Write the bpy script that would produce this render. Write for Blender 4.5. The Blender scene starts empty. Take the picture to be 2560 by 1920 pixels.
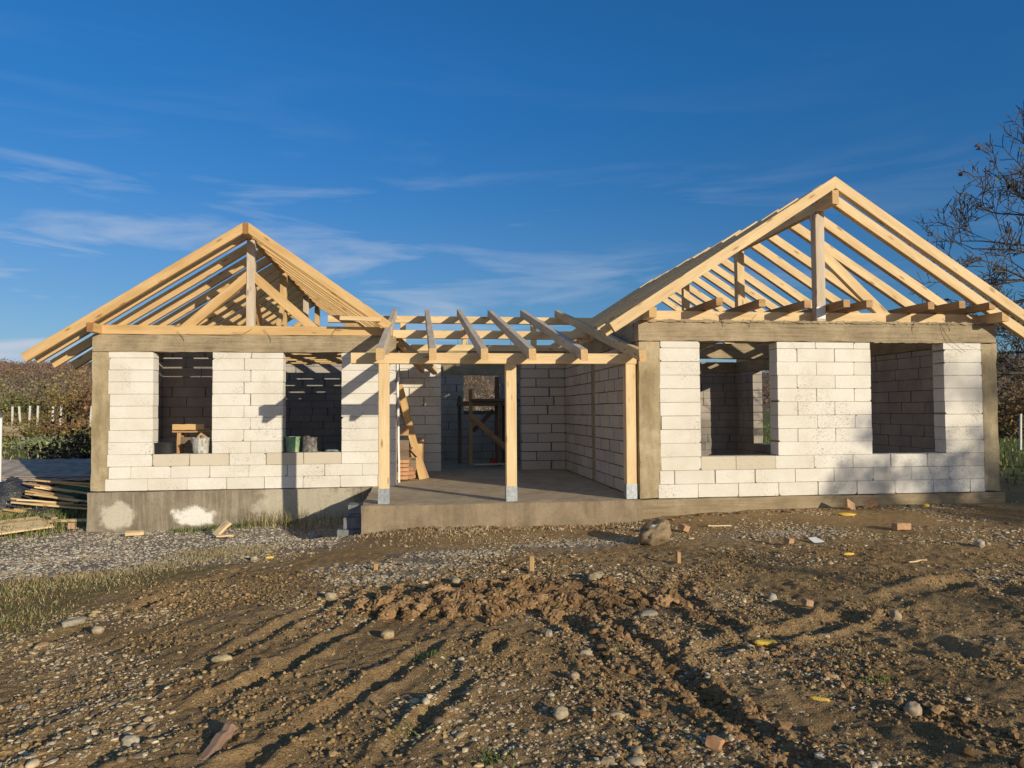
import bpy, bmesh, math, random
import numpy as np
from mathutils import Vector, Matrix

random.seed(7)
RN = np.random.RandomState(11)
R = math.radians
scene = bpy.context.scene
C = scene.collection

# ------------------------------------------------------------------ camera
cam_d = bpy.data.cameras.new("camera")
cam_d.sensor_width = 36.0
cam_d.lens = 26.016
cam_d.clip_start = 0.1
cam_d.clip_end = 6000
cam = bpy.data.objects.new("camera", cam_d)
cam.matrix_world = (Matrix.Translation((0, 0, 1.2896)) @ Matrix.Rotation(R(-7.24), 4, 'Z')
                    @ Matrix.Rotation(R(92.067), 4, 'X') @ Matrix.Rotation(R(-0.3175), 4, 'Z'))
C.objects.link(cam)
scene.camera = cam

# ------------------------------------------------------------------ sun, sky, exposure
SUN_EL, SUN_AZ = 13.7, 35.3          # azimuth to the right of straight behind the camera axis (-Y)
sd = Vector((math.sin(R(SUN_AZ)) * math.cos(R(SUN_EL)), -math.cos(R(SUN_AZ)) * math.cos(R(SUN_EL)), math.sin(R(SUN_EL))))
sun_d = bpy.data.lights.new("sun", 'SUN')
sun_d.energy = 4.35
sun_d.angle = R(0.5)
sun_d.color = (1.0, 0.895, 0.70)
sun = bpy.data.objects.new("sun", sun_d)
sun.rotation_euler = (-sd).to_track_quat('-Z', 'Y').to_euler()
sun.location = (20, -25, 15)
C.objects.link(sun)

world = bpy.data.worlds.new("World")
scene.world = world
world.use_nodes = True
wn = world.node_tree
wn.nodes.clear()
def wnode(t, **k):
    n = wn.nodes.new(t)
    for a, b in k.items():
        setattr(n, a, b)
    return n
sky = wnode('ShaderNodeTexSky', sky_type='NISHITA', sun_disc=False, sun_elevation=R(SUN_EL),
            sun_rotation=R(180 - SUN_AZ), air_density=1.0, dust_density=0.15, ozone_density=3.0)
bg = wnode('ShaderNodeBackground')
bg.inputs[1].default_value = 0.125
wout = wnode('ShaderNodeOutputWorld')
tc = wnode('ShaderNodeTexCoord')
# thin cirrus: stretched noise on the dome, only in a low band
mp = wnode('ShaderNodeMapping'); mp.inputs['Scale'].default_value = (1.5, 1.5, 11.0); mp.inputs['Rotation'].default_value = (0.0, 0.16, 0.35)
mp.inputs['Location'].default_value = (0.4, 0.0, 0.35)
nz = wnode('ShaderNodeTexNoise'); nz.inputs['Scale'].default_value = 2.1; nz.inputs['Detail'].default_value = 8; nz.inputs['Roughness'].default_value = 0.55; nz.inputs['Distortion'].default_value = 0.6
cr = wnode('ShaderNodeValToRGB'); cr.color_ramp.elements[0].position = 0.50; cr.color_ramp.elements[1].position = 0.76
sx = wnode('ShaderNodeSeparateXYZ')
band = wnode('ShaderNodeValToRGB')
be = band.color_ramp.elements
be[0].position = 0.0; be[0].color = (1, 1, 1, 1)
be[1].position = 0.45; be[1].color = (0, 0, 0, 1)
e_ = be.new(0.16); e_.color = (.62, .62, .62, 1)
e_ = be.new(0.27); e_.color = (.30, .30, .30, 1)
e_ = be.new(0.33); e_.color = (.06, .06, .06, 1)
side = wnode('ShaderNodeMapRange'); side.inputs[1].default_value = -0.55; side.inputs[2].default_value = 0.65; side.inputs[3].default_value = 1.9; side.inputs[4].default_value = 0.3
m1 = wnode('ShaderNodeMath', operation='MULTIPLY'); m2 = wnode('ShaderNodeMath', operation='MULTIPLY')
mixc = wnode('ShaderNodeMixRGB'); mixc.inputs[2].default_value = (4.0, 4.6, 5.5, 1)
tint = wnode('ShaderNodeValToRGB')       # clear deep blue opposite the sun, pale hazy sky on the sun's side
te = tint.color_ramp.elements
te[0].position = 0.30; te[0].color = (1.0, 0.86, 0.74, 1)
te[1].position = 0.62; te[1].color = (.155, .475, .70, 1)
gam = wnode('ShaderNodeMixRGB', blend_type='MULTIPLY'); gam.inputs[0].default_value = 1.0
gsc = wnode('ShaderNodeMixRGB', blend_type='MULTIPLY'); gsc.inputs[0].default_value = 1.0; gsc.inputs[2].default_value = (1.4, 1.4, 1.4, 1)
low = wnode('ShaderNodeMixRGB', blend_type='MULTIPLY'); low.inputs[0].default_value = 1.0
lowr = wnode('ShaderNodeValToRGB'); le = lowr.color_ramp.elements
le[0].position = 0.0; le[0].color = (1.1, .70, .66, 1)
le[1].position = 0.42; le[1].color = (.84, .98, 1.05, 1)
e_ = le.new(0.15); e_.color = (.95, .74, .76, 1)
tm = wnode('ShaderNodeMath', operation='MULTIPLY_ADD'); tm.inputs[1].default_value = 0.5; tm.inputs[2].default_value = 0.5
L = wn.links.new
L(tc.outputs['Generated'], mp.inputs[0]); L(mp.outputs[0], nz.inputs['Vector']); L(nz.outputs[0], cr.inputs[0])
L(tc.outputs['Generated'], sx.inputs[0]); L(sx.outputs[2], band.inputs[0]); L(sx.outputs[0], side.inputs[0])
hz = wnode('ShaderNodeValToRGB'); he = hz.color_ramp.elements      # thin general haze low down
he[0].position = 0.0; he[0].color = (.30, .30, .30, 1)
he[1].position = 0.36; he[1].color = (0, 0, 0, 1)
e_ = he.new(0.14); e_.color = (.11, .11, .11, 1)
e_ = he.new(0.27); e_.color = (.02, .02, .02, 1)
m3 = wnode('ShaderNodeMath', operation='ADD', use_clamp=True)
L(sx.outputs[2], hz.inputs[0]); L(m1.outputs[0], m3.inputs[0]); L(hz.outputs[0], m3.inputs[1])
L(cr.outputs[0], m1.inputs[0]); L(band.outputs[0], m1.inputs[1]); L(m3.outputs[0], m2.inputs[0]); L(side.outputs[0], m2.inputs[1])
L(sx.outputs[1], tm.inputs[0]); L(tm.outputs[0], tint.inputs[0]); L(sky.outputs[0], gsc.inputs[1]); L(gsc.outputs[0], gam.inputs[1]); L(tint.outputs[0], gam.inputs[2]); L(gam.outputs[0], low.inputs[1]); L(low.outputs[0], mixc.inputs[1]); L(sx.outputs[2], lowr.inputs[0]); L(lowr.outputs[0], low.inputs[2]); L(m2.outputs[0], mixc.inputs[0])
L(mixc.outputs[0], bg.inputs[0]); L(bg.outputs[0], wout.inputs[0])

vs = scene.view_settings
vs.view_transform = 'Standard'; vs.look = 'None'; vs.exposure = 0.0; vs.gamma = 1.0
vs.use_curve_mapping = False
scene.cycles.max_bounces = 6
scene.cycles.use_denoising = True

# ------------------------------------------------------------------ object helpers
def tag(o, label=None, cat=None, group=None, kind=None):
    if label: o['label'] = label
    if cat: o['category'] = cat
    if group: o['group'] = group
    if kind: o['kind'] = kind
    return o

def thing(name, label, cat, loc=(0, 0, 0), group=None):
    o = bpy.data.objects.new(name, None)
    o.empty_display_size = 0.2
    o.location = loc
    C.objects.link(o)
    return tag(o, label, cat, group)

class MB:
    """collects shapes (world coordinates) and links them as one mesh object"""
    def __init__(s):
        s.v = []; s.f = []; s.m = []; s.uv = []
    def add(s, verts, faces, mi=0, uvs=None):
        b = len(s.v)
        s.v += [tuple(p) for p in verts]
        for k, f in enumerate(faces):
            s.f.append(tuple(b + i for i in f))
            s.m.append(mi if isinstance(mi, int) else mi[k])
            s.uv.append(uvs[k] if uvs else [(verts[i][0] + verts[i][1], verts[i][2]) for i in f])
    def box(s, x0, x1, y0, y1, z0, z1, mi=0, j=0.0):
        P = [(x, y, z) for x in (x0, x1) for y in (y0, y1) for z in (z0, z1)]
        if j: P = [tuple(c + random.uniform(-j, j) for c in p) for p in P]
        s.add(P, [(0, 1, 3, 2), (4, 6, 7, 5), (0, 4, 5, 1), (2, 3, 7, 6), (0, 2, 6, 4), (1, 5, 7, 3)], mi)
    def obox(s, c, ax, ay, az, mi=0):
        """oriented box, c centre, ax ay az half-extent vectors"""
        c = Vector(c); ax = Vector(ax); ay = Vector(ay); az = Vector(az)
        P = [c + i * ax + j * ay + k * az for i in (-1, 1) for j in (-1, 1) for k in (-1, 1)]
        s.add(P, [(0, 1, 3, 2), (4, 6, 7, 5), (0, 4, 5, 1), (2, 3, 7, 6), (0, 2, 6, 4), (1, 5, 7, 3)], mi)
    def beam(s, p0, p1, w, h, up=(0, 0, 1), cut0=None, cut1=None, mi=0, mie=1, ch=0.006, wob=0.003, n=6):
        """sawn timber: chamfered section swept p0>p1, optional end-cut plane normals"""
        p0 = Vector(p0); p1 = Vector(p1); d = (p1 - p0); Ln = d.length; d.normalize()
        sd_ = d.cross(Vector(up)).normalized(); u_ = sd_.cross(d).normalized()
        a, b = w / 2, h / 2
        sec = [(-a + ch, -b), (a - ch, -b), (a, -b + ch), (a, b - ch), (a - ch, b), (-a + ch, b), (-a, b - ch), (-a, -b + ch)]
        per = [0]
        for i in range(8):
            q0, q1 = sec[i], sec[(i + 1) % 8]
            per.append(per[-1] + math.hypot(q1[0] - q0[0], q1[1] - q0[1]))
        uo, vo = random.uniform(0, 60), random.uniform(0, 60)
        V = []
        for k in range(n + 1):
            t = k / n
            off = sd_ * random.uniform(-wob, wob) + u_ * random.uniform(-wob, wob)
            c = p0 + d * Ln * t + off
            for (x, y) in sec:
                q = c + sd_ * x + u_ * y
                cut = cut0 if k == 0 else (cut1 if k == n else None)
                if cut is not None:
                    nn = Vector(cut); base = p0 if k == 0 else p1
                    q = q + d * ((base - q).dot(nn) / d.dot(nn))
                V.append(q)
        F = []; U = []; M = []
        for k in range(n):
            for i in range(8):
                j = (i + 1) % 8
                F.append((k * 8 + i, k * 8 + j, (k + 1) * 8 + j, (k + 1) * 8 + i))
                u0, u1 = uo + Ln * k / n, uo + Ln * (k + 1) / n
                U.append([(u0, vo + per[i]), (u0, vo + per[i + 1]), (u1, vo + per[i + 1]), (u1, vo + per[i])]); M.append(mi)
        F.append(tuple(range(7, -1, -1))); U.append([(uo + q[0], vo + q[1]) for q in reversed(sec)]); M.append(mie)
        F.append(tuple(n * 8 + i for i in range(8))); U.append([(uo + q[0] + 3, vo + q[1]) for q in sec]); M.append(mie)
        s.add(V, F, M, U)
    def tube(s, pts, rad, n=8, mi=0, cap=True):
        V = []; F = []
        ref = Vector((0.13, 0.21, 1))
        for k, p in enumerate(pts):
            p = Vector(p)
            a = Vector(pts[max(k - 1, 0)]); b = Vector(pts[min(k + 1, len(pts) - 1)])
            d = (b - a).normalized()
            r0 = d.cross(ref)
            if r0.length < 0.05: r0 = d.cross(Vector((1, 0, 0)))
            r0.normalize(); r1 = d.cross(r0)
            rr = rad[k] if isinstance(rad, (list, tuple)) else rad
            for i in range(n):
                t = 2 * math.pi * i / n
                V.append(p + r0 * (rr * math.cos(t)) + r1 * (rr * math.sin(t)))
        for k in range(len(pts) - 1):
            for i in range(n):
                j = (i + 1) % n
                F.append((k * n + i, k * n + j, (k + 1) * n + j, (k + 1) * n + i))
        if cap:
            F.append(tuple(range(n - 1, -1, -1))); F.append(tuple((len(pts) - 1) * n + i for i in range(n)))
        s.add(V, F, mi)
    def lathe(s, c, prof, n=20, mi=0, squash=None):
        """prof: list of (r, z)"""
        V = []; F = []
        for (r, z) in prof:
            for i in range(n):
                t = 2 * math.pi * i / n
                x, y = r * math.cos(t), r * math.sin(t)
                if squash: x, y, zz = squash(x, y, z)
                else: zz = z
                V.append((c[0] + x, c[1] + y, c[2] + zz))
        for k in range(len(prof) - 1):
            for i in range(n):
                j = (i + 1) % n
                F.append((k * n + i, k * n + j, (k + 1) * n + j, (k + 1) * n + i))
        s.add(V, F, mi)
    def build(s, name, mats, parent=None, smooth=False):
        me = bpy.data.meshes.new(name)
        o = bpy.data.objects.new(name, me)
        C.objects.link(o)
        off = Vector((0, 0, 0))
        if parent is not None:
            o.parent = parent
            q = parent
            while q is not None:
                off += q.location; q = q.parent
            verts = [(v[0] - off[0], v[1] - off[1], v[2] - off[2]) for v in s.v]
        else:
            xs = [v[0] for v in s.v]; ys = [v[1] for v in s.v]; zs = [v[2] for v in s.v]
            off = Vector(((min(xs) + max(xs)) / 2, (min(ys) + max(ys)) / 2, min(zs)))
            o.location = off
            verts = [(v[0] - off[0], v[1] - off[1], v[2] - off[2]) for v in s.v]
        me.from_pydata(verts, [], s.f)
        for m in (mats if isinstance(mats, (list, tuple)) else [mats]):
            me.materials.append(m)
        me.polygons.foreach_set('material_index', s.m)
        uvl = me.uv_layers.new(name='UVMap')
        flat = [c for f in s.uv for p in f for c in p]
        uvl.data.foreach_set('uv', flat)
        if smooth: me.polygons.foreach_set('use_smooth', [True] * len(me.polygons))
        me.validate(); me.update()
        return o

def np_mesh(name, V, F, mat, col=None, smooth=False, parent=None):
    """fast mesh from arrays; col = per-vertex rgb"""
    V = np.asarray(V, dtype=np.float32); F = np.asarray(F, dtype=np.int32)
    me = bpy.data.meshes.new(name)
    k = F.shape[1]
    me.vertices.add(len(V)); me.vertices.foreach_set('co', V.ravel())
    me.loops.add(F.size); me.loops.foreach_set('vertex_index', F.ravel())
    me.polygons.add(len(F)); me.polygons.foreach_set('loop_start', np.arange(0, F.size, k, dtype=np.int32))
    me.polygons.foreach_set('use_smooth', np.full(len(F), smooth))
    me.update(calc_edges=True)
    me.materials.append(mat)
    if col is not None:
        a = me.color_attributes.new(name='Col', type='FLOAT_COLOR', domain='POINT')
        c4 = np.ones((len(V), 4), dtype=np.float32); c4[:, :3] = col
        a.data.foreach_set('color', c4.ravel())
    o = bpy.data.objects.new(name, me)
    C.objects.link(o)
    if parent: o.parent = parent
    return o

# ------------------------------------------------------------------ materials
def mat(name):
    m = bpy.data.materials.new(name); m.use_nodes = True
    nt = m.node_tree; b = nt.nodes['Principled BSDF']
    b.inputs['Roughness'].default_value = 0.85
    b.inputs['Specular IOR Level'].default_value = 0.25
    return m, nt, b
def N(nt, t, **k):
    n = nt.nodes.new(t)
    for a, v in k.items():
        if a in ('operation', 'blend_type', 'data_type', 'attribute_name', 'feature', 'noise_dimensions', 'distance', 'uv_map', 'interpolation'):
            setattr(n, a, v)
        else:
            n.inputs[a.replace('_', ' ')].default_value = v
    return n
def ramp(nt, fac, stops):
    n = nt.nodes.new('ShaderNodeValToRGB')
    e = n.color_ramp.elements
    while len(e) < len(stops): e.new(0.5)
    for i, (p, c) in enumerate(stops):
        e[i].position = p; e[i].color = (c if len(c) == 4 else (*c, 1)) if isinstance(c, tuple) else (c, c, c, 1)
    nt.links.new(fac, n.inputs[0])
    return n.outputs[0]
def noise(nt, vec, scale, detail=5, rough=0.6, dist=0.0):
    n = N(nt, 'ShaderNodeTexNoise', Scale=scale, Detail=detail, Roughness=rough, Distortion=dist)
    if vec is not None: nt.links.new(vec, n.inputs['Vector'])
    return n.outputs[0]
def mapv(nt, vec, scale=(1, 1, 1), loc=(0, 0, 0), rot=(0, 0, 0)):
    n = N(nt, 'ShaderNodeMapping', Scale=scale, Location=loc, Rotation=rot)
    nt.links.new(vec, n.inputs[0]); return n.outputs[0]
def mix(nt, fac, a, b, mode='MIX'):
    n = nt.nodes.new('ShaderNodeMixRGB'); n.blend_type = mode
    for i, x in ((0, fac), (1, a), (2, b)):
        if isinstance(x, (int, float)): n.inputs[i].default_value = x if i == 0 else (x, x, x, 1)
        elif isinstance(x, tuple): n.inputs[i].default_value = x if len(x) == 4 else (*x, 1)
        else: nt.links.new(x, n.inputs[i])
    return n.outputs[0]
def bump(nt, b, h, strength=0.3, dist=0.01, prev=None):
    n = N(nt, 'ShaderNodeBump', Strength=strength, Distance=dist)
    nt.links.new(h, n.inputs['Height'])
    if prev is not None: nt.links.new(prev, n.inputs['Normal'])
    nt.links.new(n.outputs[0], b.inputs['Normal'])
    return n.outputs[0]
def coords(nt, k='Object'):
    return nt.nodes.new('ShaderNodeTexCoord').outputs[k]
def link(nt, a, b): nt.links.new(a, b)

def wood_mat(name, base, dark, light, end=False, knots=True, grey=0.0):
    m, nt, b = mat(name)
    uv = coords(nt, 'UV')
    if not end:
        g = noise(nt, mapv(nt, uv, (1.5, 32, 1)), 2.0, 6, 0.65, 0.3)
        big = noise(nt, mapv(nt, uv, (0.8, 5, 1)), 1.3, 3, 0.5)
        c = ramp(nt, g, [(0.3, dark), (0.5, base), (0.72, light)])
        c = mix(nt, 0.55, c, ramp(nt, big, [(0.32, tuple(x * 0.78 for x in base)), (0.6, light)]))
        if knots:
            v = N(nt, 'ShaderNodeTexVoronoi', Scale=1.0); link(nt, mapv(nt, uv, (2.4, 9.0, 1)), v.inputs['Vector'])
            k = ramp(nt, v.outputs['Distance'], [(0.08, .9), (0.20, 0.0)])
            c = mix(nt, mix(nt, 1.0, k, 0.75, 'MULTIPLY'), c, (dark[0] * 0.45, dark[1] * 0.35, dark[2] * 0.3))
        if grey:
            c = mix(nt, grey, c, (0.30, 0.27, 0.25))
        # scuffs and dirty marks
        d = noise(nt, mapv(nt, uv, (3, 7, 1)), 2.2, 8, 0.75)
        c = mix(nt, ramp(nt, d, [(0.60, 0.0), (0.76, 0.55)]), c, (dark[0] * 0.6, dark[1] * 0.6, dark[2] * 0.6))
        h = g
    else:
        v = noise(nt, mapv(nt, uv, (6, 14, 1)), 5.0, 6, 0.7, 1.0)
        c = ramp(nt, v, [(0.3, dark), (0.65, base)])
        h = v
    link(nt, c, b.inputs['Base Color'])
    b.inputs['Roughness'].default_value = 0.8
    bump(nt, b, h, 0.35, 0.004)
    return m

M = {}
M['wood'] = wood_mat('pale_sawn_timber', (.72, .51, .27), (.50, .31, .13), (.80, .62, .37))
M['wood_end'] = wood_mat('timber_end_grain', (.66, .45, .22), (.44, .27, .11), (.6, .4, .2), end=True)
M['wood2'] = wood_mat('orange_sawn_timber', (.60, .38, .16), (.40, .22, .08), (.69, .48, .24))
M['wood2_end'] = wood_mat('orange_timber_end_grain', (.42, .21, .08), (.22, .10, .04), (.5, .3, .1), end=True)
M['wood_grey'] = wood_mat('weathered_timber', (.60, .48, .34), (.36, .26, .17), (.74, .62, .47), grey=0.18)
M['wood_old'] = wood_mat('dark_old_timber', (.17, .12, .08), (.07, .05, .035), (.27, .2, .14))
M['wood_brown'] = wood_mat('brown_board', (.42, .25, .11), (.22, .12, .05), (.55, .36, .19))
M['wood_joist_shade'] = wood_mat('shaded_brown_joist', (.31, .18, .085), (.17, .09, .04), (.42, .27, .14))  # brown darkened so the rafters' shadow on the joists sits in the colour

def aac_mat(name, a, bcol, dirt):
    m, nt, b = mat(name)
    geo = nt.nodes.new('ShaderNodeNewGeometry')
    oc = coords(nt)
    r = geo.outputs['Random Per Island']
    c = ramp(nt, r, [(0.0, a), (0.55, tuple((x + y) / 2 for x, y in zip(a, bcol))), (1.0, bcol)])
    w = noise(nt, oc, 1.6, 5, 0.6)
    c = mix(nt, ramp(nt, w, [(0.42, 0.0), (0.70, 0.55)]), c, (.60, .52, .40))
    f = noise(nt, oc, 60, 4, 0.7)
    c = mix(nt, ramp(nt, f, [(0.35, 0.35), (0.6, 0.0)]), c, (.55, .50, .43))
    # small chips, trowel marks and mortar smears
    sc = noise(nt, mapv(nt, oc, (9, 9, 14)), 1.6, 6, 0.8, 2.5)
    big = noise(nt, oc, 1.1, 2, 0.5)
    msk = mix(nt, 1.0, ramp(nt, sc, [(0.555, 0.0), (0.60, dirt)]), ramp(nt, big, [(0.50, 0.0), (0.58, 1.0)]), 'MULTIPLY')
    c = mix(nt, msk, c, (.25, .22, .16))
    link(nt, c, b.inputs['Base Color'])
    b.inputs['Roughness'].default_value = 0.95; b.inputs['Specular IOR Level'].default_value = 0.1
    n1 = bump(nt, b, f, 0.25, 0.003)
    bump(nt, b, sc, 0.4, 0.01, n1)
    return m
M['aac'] = aac_mat('aerated_block', (.81, .775, .70), (.74, .70, .625), 0.85)
M['aac_damp'] = aac_mat('aerated_block_damp', (.66, .585, .46), (.60, .53, .41), 0.5)
M['aac_in'] = aac_mat('aerated_block_dusty_shade', (.38, .335, .305), (.29, .255, .235), 1.0)  # dusty room blocks, darkened further: indoor shade put into the base colour
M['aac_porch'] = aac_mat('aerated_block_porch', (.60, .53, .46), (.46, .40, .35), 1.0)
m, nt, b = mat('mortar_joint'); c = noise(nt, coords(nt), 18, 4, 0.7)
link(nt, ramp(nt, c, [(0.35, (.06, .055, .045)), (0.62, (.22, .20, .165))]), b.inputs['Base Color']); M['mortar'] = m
m, nt, b = mat('mortar_joint_pale'); c = noise(nt, coords(nt), 7, 6, 0.7)
link(nt, ramp(nt, c, [(0.38, (.10, .085, .06)), (0.62, (.40, .35, .27))]), b.inputs['Base Color']); M['mortar2'] = m

def concrete_mat(name, c0, c1, c2, drips=False, patch=None, board=True):
    m, nt, b = mat(name)
    oc = coords(nt)
    w = noise(nt, oc, 2.0, 8, 0.68, .4)
    c = ramp(nt, w, [(0.36, c0), (0.5, c1), (0.63, c2)])
    st = noise(nt, mapv(nt, oc, (1.2, 1.2, 30) if board else (5, 5, .8)), 1.5, 4, 0.6)
    if not board: c = mix(nt, 0.35, c, ramp(nt, st, [(0.35, tuple(x * 0.72 for x in c1)), (0.65, tuple(min(1, x * 1.2) for x in c2))]))
    if board: c = mix(nt, 0.30, c, ramp(nt, st, [(0.35, tuple(x * 0.6 for x in c1)), (0.62, tuple(min(1, x * 1.25) for x in c2))]))
    if drips:
        dr = noise(nt, mapv(nt, oc, (14, 14, 0.9)), 1.5, 5, 0.65)
        ms = noise(nt, oc, 1.0, 2, 0.5)
        k = mix(nt, 1.0, ramp(nt, dr, [(0.5, 0.0), (0.62, 0.8)]), ramp(nt, ms, [(0.42, 0.0), (0.55, 1.0)]), 'MULTIPLY')
        c = mix(nt, mix(nt, 1.0, k, .5, 'MULTIPLY'), c, tuple(min(1, x * 1.4) for x in c2))
        dk = noise(nt, mapv(nt, oc, (9, 9, 0.6), (3, 1, 0)), 1.5, 5, 0.65)
        c = mix(nt, ramp(nt, dk, [(0.62, 0.0), (0.72, 0.6)]), c, tuple(x * 0.45 for x in c0))
    if patch:
        for (px, pz, rx, rz, colr, amt) in patch:
            sp = nt.nodes.new('ShaderNodeSeparateXYZ'); link(nt, oc, sp.inputs[0])
            def ax(o, cc, rr):
                a = N(nt, 'ShaderNodeMath', operation='SUBTRACT'); link(nt, o, a.inputs[0]); a.inputs[1].default_value = cc
                q = N(nt, 'ShaderNodeMath', operation='DIVIDE'); link(nt, a.outputs[0], q.inputs[0]); q.inputs[1].default_value = rr
                p = N(nt, 'ShaderNodeMath', operation='MULTIPLY'); link(nt, q.outputs[0], p.inputs[0]); link(nt, q.outputs[0], p.inputs[1])
                return p.outputs[0]
            s_ = N(nt, 'ShaderNodeMath', operation='ADD'); link(nt, ax(sp.outputs[0], px, rx), s_.inputs[0]); link(nt, ax(sp.outputs[2], pz, rz), s_.inputs[1])
            wn_ = noise(nt, oc, 6, 4, 0.6)
            t_ = N(nt, 'ShaderNodeMath', operation='MULTIPLY_ADD'); link(nt, wn_, t_.inputs[0]); t_.inputs[1].default_value = 2.6; link(nt, s_.outputs[0], t_.inputs[2])
            c = mix(nt, ramp(nt, t_.outputs[0], [(0.75, amt), (1.0, 0.0)]) if False else mapr(nt, t_.outputs[0], 1.7, 2.5, amt, 0.0), c, colr)
    f = noise(nt, oc, 34, 6, 0.75)
    c = mix(nt, ramp(nt, f, [(0.30, 0.5), (0.46, 0.0)]), c, tuple(x * 0.5 for x in c0))
    v = N(nt, 'ShaderNodeTexVoronoi', Scale=11.0); link(nt, oc, v.inputs['Vector'])
    pit = ramp(nt, v.outputs['Distance'], [(0.05, 1.0), (0.10, 0.0)])
    c = mix(nt, mix(nt, 1.0, pit, 0.6, 'MULTIPLY'), c, tuple(x * 0.35 for x in c0))
    link(nt, c, b.inputs['Base Color'])
    b.inputs['Roughness'].default_value = 0.92
    n1 = bump(nt, b, f, 0.4, 0.006)
    bump(nt, b, st, 0.25, 0.006, n1)
    return m
def mapr(nt, v, a, b_, c, d):
    n = nt.nodes.new('ShaderNodeMapRange'); link(nt, v, n.inputs[0])
    for i, x in enumerate((a, b_, c, d)): n.inputs[i + 1].default_value = x
    n.interpolation_type = 'SMOOTHSTEP'
    return n.outputs[0]
M['beamc'] = concrete_mat('ring_beam_concrete', (.21, .165, .105), (.325, .255, .16), (.43, .345, .225))
M['colc'] = concrete_mat('column_concrete', (.24, .18, .10), (.345, .27, .155), (.50, .41, .27), board=False)
M['found'] = concrete_mat('foundation_concrete', (.14, .115, .082), (.215, .178, .128), (.31, .26, .19), drips=True, board=False,
                          patch=[(-4.88, -.40, .28, .24, (.60, .54, .44), .8), (-3.70, -.42, .34, .16, (.80, .77, .70), .95),
                                 (-1.9, -.30, .9, .5, (.62, .56, .43), .55)])
M['found2'] = concrete_mat('slab_edge_concrete', (.22, .165, .10), (.30, .23, .14), (.38, .30, .19))
M['slab'] = concrete_mat('floor_concrete', (.34, .255, .16), (.44, .34, .22), (.53, .42, .275), board=False)
m, nt, b = mat('galvanised_steel'); c = noise(nt, coords(nt), 25, 4, 0.6)
link(nt, ramp(nt, c, [(0.3, (.30, .33, .35)), (0.7, (.48, .51, .53))]), b.inputs['Base Color'])
b.inputs['Metallic'].default_value = 0.65; b.inputs['Roughness'].default_value = 0.5; M['galv'] = m

def simple(name, cols, scale=8, rough=0.8, bumpy=0.2, spec=0.25, dist=0.01, stretch=(1, 1, 1)):
    m, nt, b = mat(name)
    c = noise(nt, mapv(nt, coords(nt), stretch), scale, 6, 0.65)
    link(nt, ramp(nt, c, [(0.28 + 0.44 * i / max(1, len(cols) - 1), q) for i, q in enumerate(cols)]), b.inputs['Base Color'])
    b.inputs['Roughness'].default_value = rough; b.inputs['Specular IOR Level'].default_value = spec
    if bumpy: bump(nt, b, c, bumpy, dist)
    return m
def vcol(name, rough=0.9, var=0.35, scale=30, trans=0.0, spec=0.2):
    m, nt, b = mat(name)
    a = nt.nodes.new('ShaderNodeAttribute'); a.attribute_name = 'Col'
    n = noise(nt, coords(nt), scale, 4, 0.6)
    c = mix(nt, 1.0, a.outputs['Color'], ramp(nt, n, [(0.25, 1 - var), (0.75, 1.0)]), 'MULTIPLY')
    link(nt, c, b.inputs['Base Color']); b.inputs['Roughness'].default_value = rough; b.inputs['Specular IOR Level'].default_value = spec
    bump(nt, b, n, 0.25, 0.004)
    return m
M['stone'] = vcol('pebble_stone', 0.75, 0.35, 40, spec=0.3)
M['clod'] = vcol('soil_clod', 0.95, 0.5, 45, spec=0.1)
M['leaf'] = vcol('leafage', 0.8, 0.2, 10)
M['brick'] = simple('terracotta', [(.36, .17, .085), (.50, .27, .14), (.60, .36, .20)], 20)
M['brick_pale'] = simple('pale_terracotta', [(.30, .19, .11), (.44, .27, .15), (.52, .34, .20)], 22, .9, .5)
M['bark'] = simple('bark', [(.06, .05, .045), (.15, .125, .105)], 14, 0.9, 0.5, 0.1, 0.02, (1, 1, 0.25))
M['white_paint'] = simple('white_paint', [(.70, .70, .68), (.80, .80, .78)], 5, 0.5, 0.05)

# ------------------------------------------------------------------ terrain height
def vnoise(x, y, seed=0):
    """smooth 2-D value noise, period-free lattice hash"""
    x = np.asarray(x, dtype=np.float64); y = np.asarray(y, dtype=np.float64)
    xi = np.floor(x).astype(np.int64); yi = np.floor(y).astype(np.int64)
    fx = x - xi; fy = y - yi
    fx = fx * fx * (3 - 2 * fx); fy = fy * fy * (3 - 2 * fy)
    def h(i, j):
        n = (i * 374761393 + j * 668265263 + seed * 1274126177) & 0xFFFFFFFF
        n = ((n ^ (n >> 13)) * 1274126177) & 0xFFFFFFFF
        n = n ^ (n >> 16)
        return (n & 0xFFFF) / 65535.0
    return ((h(xi, yi) * (1 - fx) + h(xi + 1, yi) * fx) * (1 - fy) + (h(xi, yi + 1) * (1 - fx) + h(xi + 1, yi + 1) * fx) * fy) * 2 - 1
def fbm(x, y, s, o=4, seed=0, g=0.5):
    t = 0; a = 1
    for k in range(o):
        t = t + a * vnoise(x * s, y * s, seed + k * 17); s *= 2.03; a *= g
    return t
def sm(x, a, b):
    t = np.clip((x - a) / (b - a), 0, 1); return t * t * (3 - 2 * t)
def dpoly(x, y, P):
    d = np.full(np.shape(x), 1e9)
    for (x0, y0), (x1, y1) in zip(P[:-1], P[1:]):
        vx, vy = x1 - x0, y1 - y0; L2 = vx * vx + vy * vy
        t = np.clip(((x - x0) * vx + (y - y0) * vy) / L2, 0, 1)
        d = np.minimum(d, np.hypot(x - x0 - t * vx, y - y0 - t * vy))
    return d
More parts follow.
